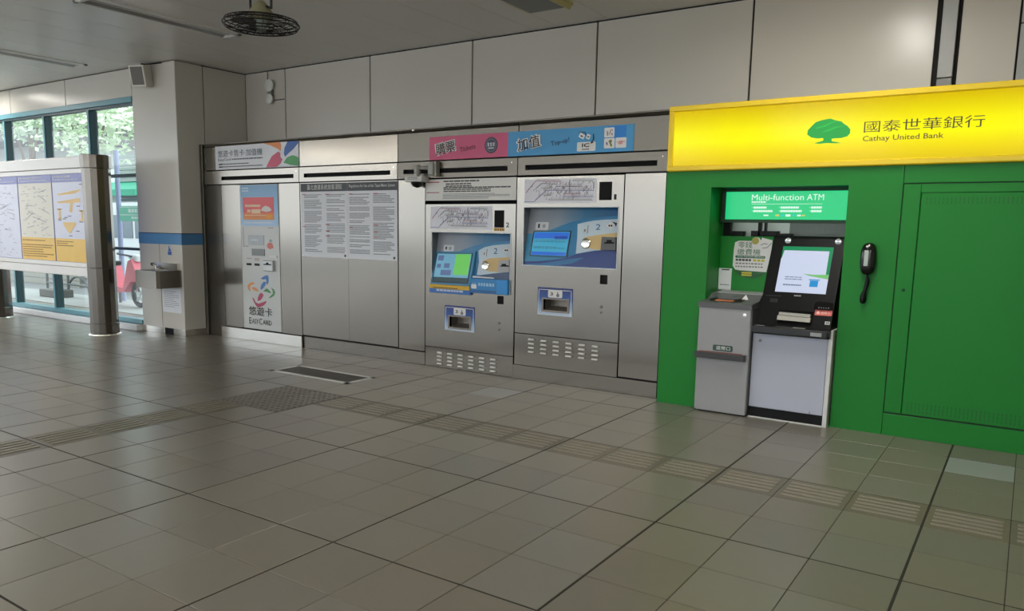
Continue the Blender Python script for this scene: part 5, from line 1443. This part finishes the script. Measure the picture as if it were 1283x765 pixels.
b = building('white_building', 'white building with louvred shutters across the road beyond the window', -27.0, -18.6, 12.6, 18, 3.4, mat('white_render', (244, 246, 248), 0.7), [(-26.6, -25.4, 1.0, 2.6)])
for k in range(12):
    obj('shutter_slat', MB().box(-23.6, -21.0, 12.50, 12.60, 2.30 + 0.13 * k, 2.38 + 0.13 * k), mat('shutter_grey', (150, 158, 156), 0.6), b)
obj('door', MB().box(-23.2, -22.3, 12.52, 12.6, GZ, 1.55), mat('tan_door', (196, 168, 132), 0.6), b)
obj('door_pier', MB().box(-22.2, -21.7, 12.45, 12.6, GZ, 2.2), mat('pale_pier', (226, 228, 226), 0.6), b)
aw = obj('awning', MB().prism([(-25.6, 12.6, 2.95), (-25.6, 11.4, 2.62), (-25.6, 11.4, 2.42), (-25.6, 12.6, 2.75)], (5.0, 0, 0)), mat('awning_green', (64, 176, 140), 0.6), b)
b = building('grey_building', 'grey concrete building with a dark overhanging roof far beyond the window', -46, -28.4, 13.5, 20, 4.6, mat('grey_render', (176, 178, 176), 0.7), [(-42, -40, 1.4, 3.2), (-36, -34, 1.4, 3.2)])
obj('roof', MB().box(-47, -27.8, 12.0, 20, 4.6, 5.3), mat('dark_roof', (92, 92, 90), 0.7), b)
b = thing('brown_wall', 'brown timber-clad wall beyond the window seen under the map board', 'wall', (-22.4, 8.4, GZ))
for k in range(9):
    obj('board', MB().box(-25.2 + 0.42 * k, -24.8 + 0.42 * k, 8.2, 8.3, GZ, 1.9, 0.01), mat('brown_board', (98, 80, 66), 0.8, var=0.2), b)
b = thing('stone_wall', 'low grey stone wall in courses beyond the window', 'wall', (-19.4, 8.0, GZ))
for k in range(8):
    obj('stone_course', MB().box(-21.35, -17.5, 7.9, 8.1, GZ + 0.17 * k, GZ + 0.17 * k + 0.163, 0.008), mat('grey_stone_course', (160, 156, 148), 0.8, var=0.1), b)
t = obj('roof_cap', MB().prism([(-20.9, 7.7, 1.15), (-20.0, 7.7, 0.75), (-20.9, 7.7, 0.68)], (0, 0.25, 0)), mat('cap_dark', (92, 82, 76), 0.7))
tag(t, 'dark slanted coping stone against the low stone wall outside', 'coping')
t = thing('road_sign', 'green and white road sign on a slim pole beyond the window', 'road sign', (-12.6, 6.2, -0.02))
SG = mat('sign_green', (112, 200, 170), 0.5)
obj('pole', MB().tube([(-12.62, 6.25, -0.02), (-12.62, 6.25, 3.0)], 0.05, 10), mat('pole_grey_blue', (150, 160, 190), 0.5), t)
pl_ = obj('sign_plate', MB().box(-12.52, -11.35, 6.2, 6.23, 1.60, 1.90, 0.004), SG, t)
flat('edge', [rect(-12.5, -11.37, 1.865, 1.88), rect(-12.5, -11.37, 1.715, 1.73)], 6.198, WHITE, pl_)
o = flat('print', rows(-12.2, -11.5, 1.76, 1.84, 1, 110, 0.9, (0.07, 0.1), 0) + rows(-12.1, -11.6, 1.64, 1.69, 1, 111, 0.9, (0.05, 0.1), 0), 6.198, mat('road_sign_white', (214, 232, 224), 0.5), pl_)
o['kind'] = 'stuff'
t = obj('teal_bollard', MB().lathe([(0.055, -0.02), (0.055, 0.80), (0.14, 0.82), (0.14, 0.88), (0.0, 0.90)], (-12.95, 6.75, 0), 16), mat('bollard_teal', (150, 186, 186), 0.5))
tag(t, 'pale teal capped post outside the window beside the pillar', 'bollard')

# ---- parked bicycle, scooter, van and rail outside
SH = Matrix.Translation((0.85, -0.5, 0))
t = thing('scooter', 'red motor scooter with pale alloy wheels parked outside the window beside the pillar', 'scooter', (-11.45, 5.7, -0.02))
RD = mat('scooter_red', (222, 104, 120), 0.35)
for wx in (-13.15, -11.95):
    w = obj('wheel', MB().tube([(wx + 0.21 * math.cos(a), 6.2, 0.235 + 0.21 * math.sin(a)) for a in [2 * math.pi * k / 24 for k in range(24)]], 0.045, 8, closed=True).xf(SH), mat('tyre', (62, 64, 66), 0.7), t)
    al = MB().lathe([(0.05, -0.04), (0.05, 0.04)], (wx, 6.2, 0.235), 12, 'Y')
    for k in range(5):
        a = 2 * math.pi * k / 5 + 0.3
        al.tube([(wx, 6.2, 0.235), (wx + 0.18 * math.cos(a), 6.2, 0.235 + 0.18 * math.sin(a))], [0.03, 0.022], 6)
    obj('alloy_spokes', al.xf(SH), mat('alloy', (220, 222, 224), 0.35, 0.3), w)
body = [(-13.45, 0.42), (-13.3, 0.72), (-12.75, 0.74), (-12.6, 0.36), (-12.3, 0.34), (-12.1, 0.85), (-11.98, 0.90), (-11.85, 0.66), (-11.72, 0.50), (-12.05, 0.46), (-12.3, 0.26), (-12.9, 0.22)]
obj('body', MB().prism([(x, 6.07, z) for x, z in body], (0, 0.26, 0)).xf(SH), RD, t)
obj('seat', MB().box(-13.4, -12.75, 6.08, 6.34, 0.74, 0.83, 0.03, 2).xf(SH), BLACK, t)
obj('fork', MB().tube([(-12.02, 6.2, 0.7), (-11.95, 6.2, 0.24)], 0.035, 8).xf(SH), GREY_DARK, t)
obj('handlebar', MB().tube([(-12.15, 5.9, 1.0), (-12.05, 6.2, 0.93), (-12.15, 6.5, 1.0)], 0.02, 6).xf(SH), GREY_DARK, t)
obj('headlamp', MB().box(-12.05, -11.9, 6.12, 6.28, 0.84, 0.98, 0.04, 2).xf(SH), WHITE, t)

t = thing('white_van', 'white van parked on the road beyond the window behind the steel rail', 'van', (-16.6, 8.6, GZ))
VW = mat('van_white', (226, 229, 232), 0.3)
obj('body', MB().prism([(-17.4, 8.0, 0.15), (-17.4, 8.0, 1.95), (-17.2, 8.0, 2.05), (-14.9, 8.0, 2.05), (-14.4, 8.0, 1.2), (-13.6, 8.0, 0.95), (-13.55, 8.0, 0.2)], (0, 1.7, 0)), VW, t)
obj('side_window', MB().box(-16.9, -15.1, 7.99, 8.0, 1.2, 1.75).prism([(-15.0, 7.99, 1.2), (-15.0, 7.99, 1.75), (-14.85, 7.99, 1.75), (-14.55, 7.99, 1.2)], (0, 0.01, 0)), mat('far_window_glass', (96, 112, 122)), t)
obj('bumper', MB().box(-13.62, -13.45, 8.0, 9.7, 0.1, 0.4, 0.04, 2), GREY_DARK, t)
for wx in (-16.6, -14.4):
    w = obj('wheel', MB().lathe([(0.30, -0.1), (0.33, -0.06), (0.33, 0.1)], (wx, 8.05, GZ + 0.33), 24, 'Y'), mat('tyre', (46, 48, 50)), t)
    obj('hub_cap', MB().lathe([(0.18, -0.105), (0.1, -0.115), (0, -0.115)], (wx, 8.05, GZ + 0.33), 16, 'Y'), STEEL_B, w)

t = thing('steel_rail', 'grey tubular hoop rail on the pavement outside the window', 'railing', (-13.6, 6.0, -0.02))
RG = mat('rail_grey', (112, 116, 118), 0.4, 0.6)
for x in (-15.2, -14.3, -13.0, -12.3):
    obj('post', MB().tube([(x, 6.0, -0.02), (x, 6.0, 0.62)], 0.028, 8), RG, t)
obj('top_tube', MB().tube([(-15.3, 6.0, 0.70), (-15.2, 6.0, 0.62), (-12.3, 6.0, 0.62), (-12.2, 6.0, 0.5)], 0.026, 8), RG, t)
obj('lower_tube', MB().tube([(-15.2, 6.0, 0.24), (-12.3, 6.0, 0.24)], 0.024, 8), RG, t)
obj('hoop', MB().tube([(-13.9 + 0.45 * math.cos(a), 6.0, 0.0 + 0.42 * math.sin(a)) for a in [math.pi * k / 12 for k in range(13)]], 0.024, 8), RG, t)
t = obj('planter_block', MB().box(-14.75, -14.0, 5.6, 5.95, -0.02, 0.14, 0.015), mat('planter_dark', (98, 98, 94), 0.8))
tag(t, 'low dark grey kerb block at the foot of the hoop rail outside', 'kerb block')
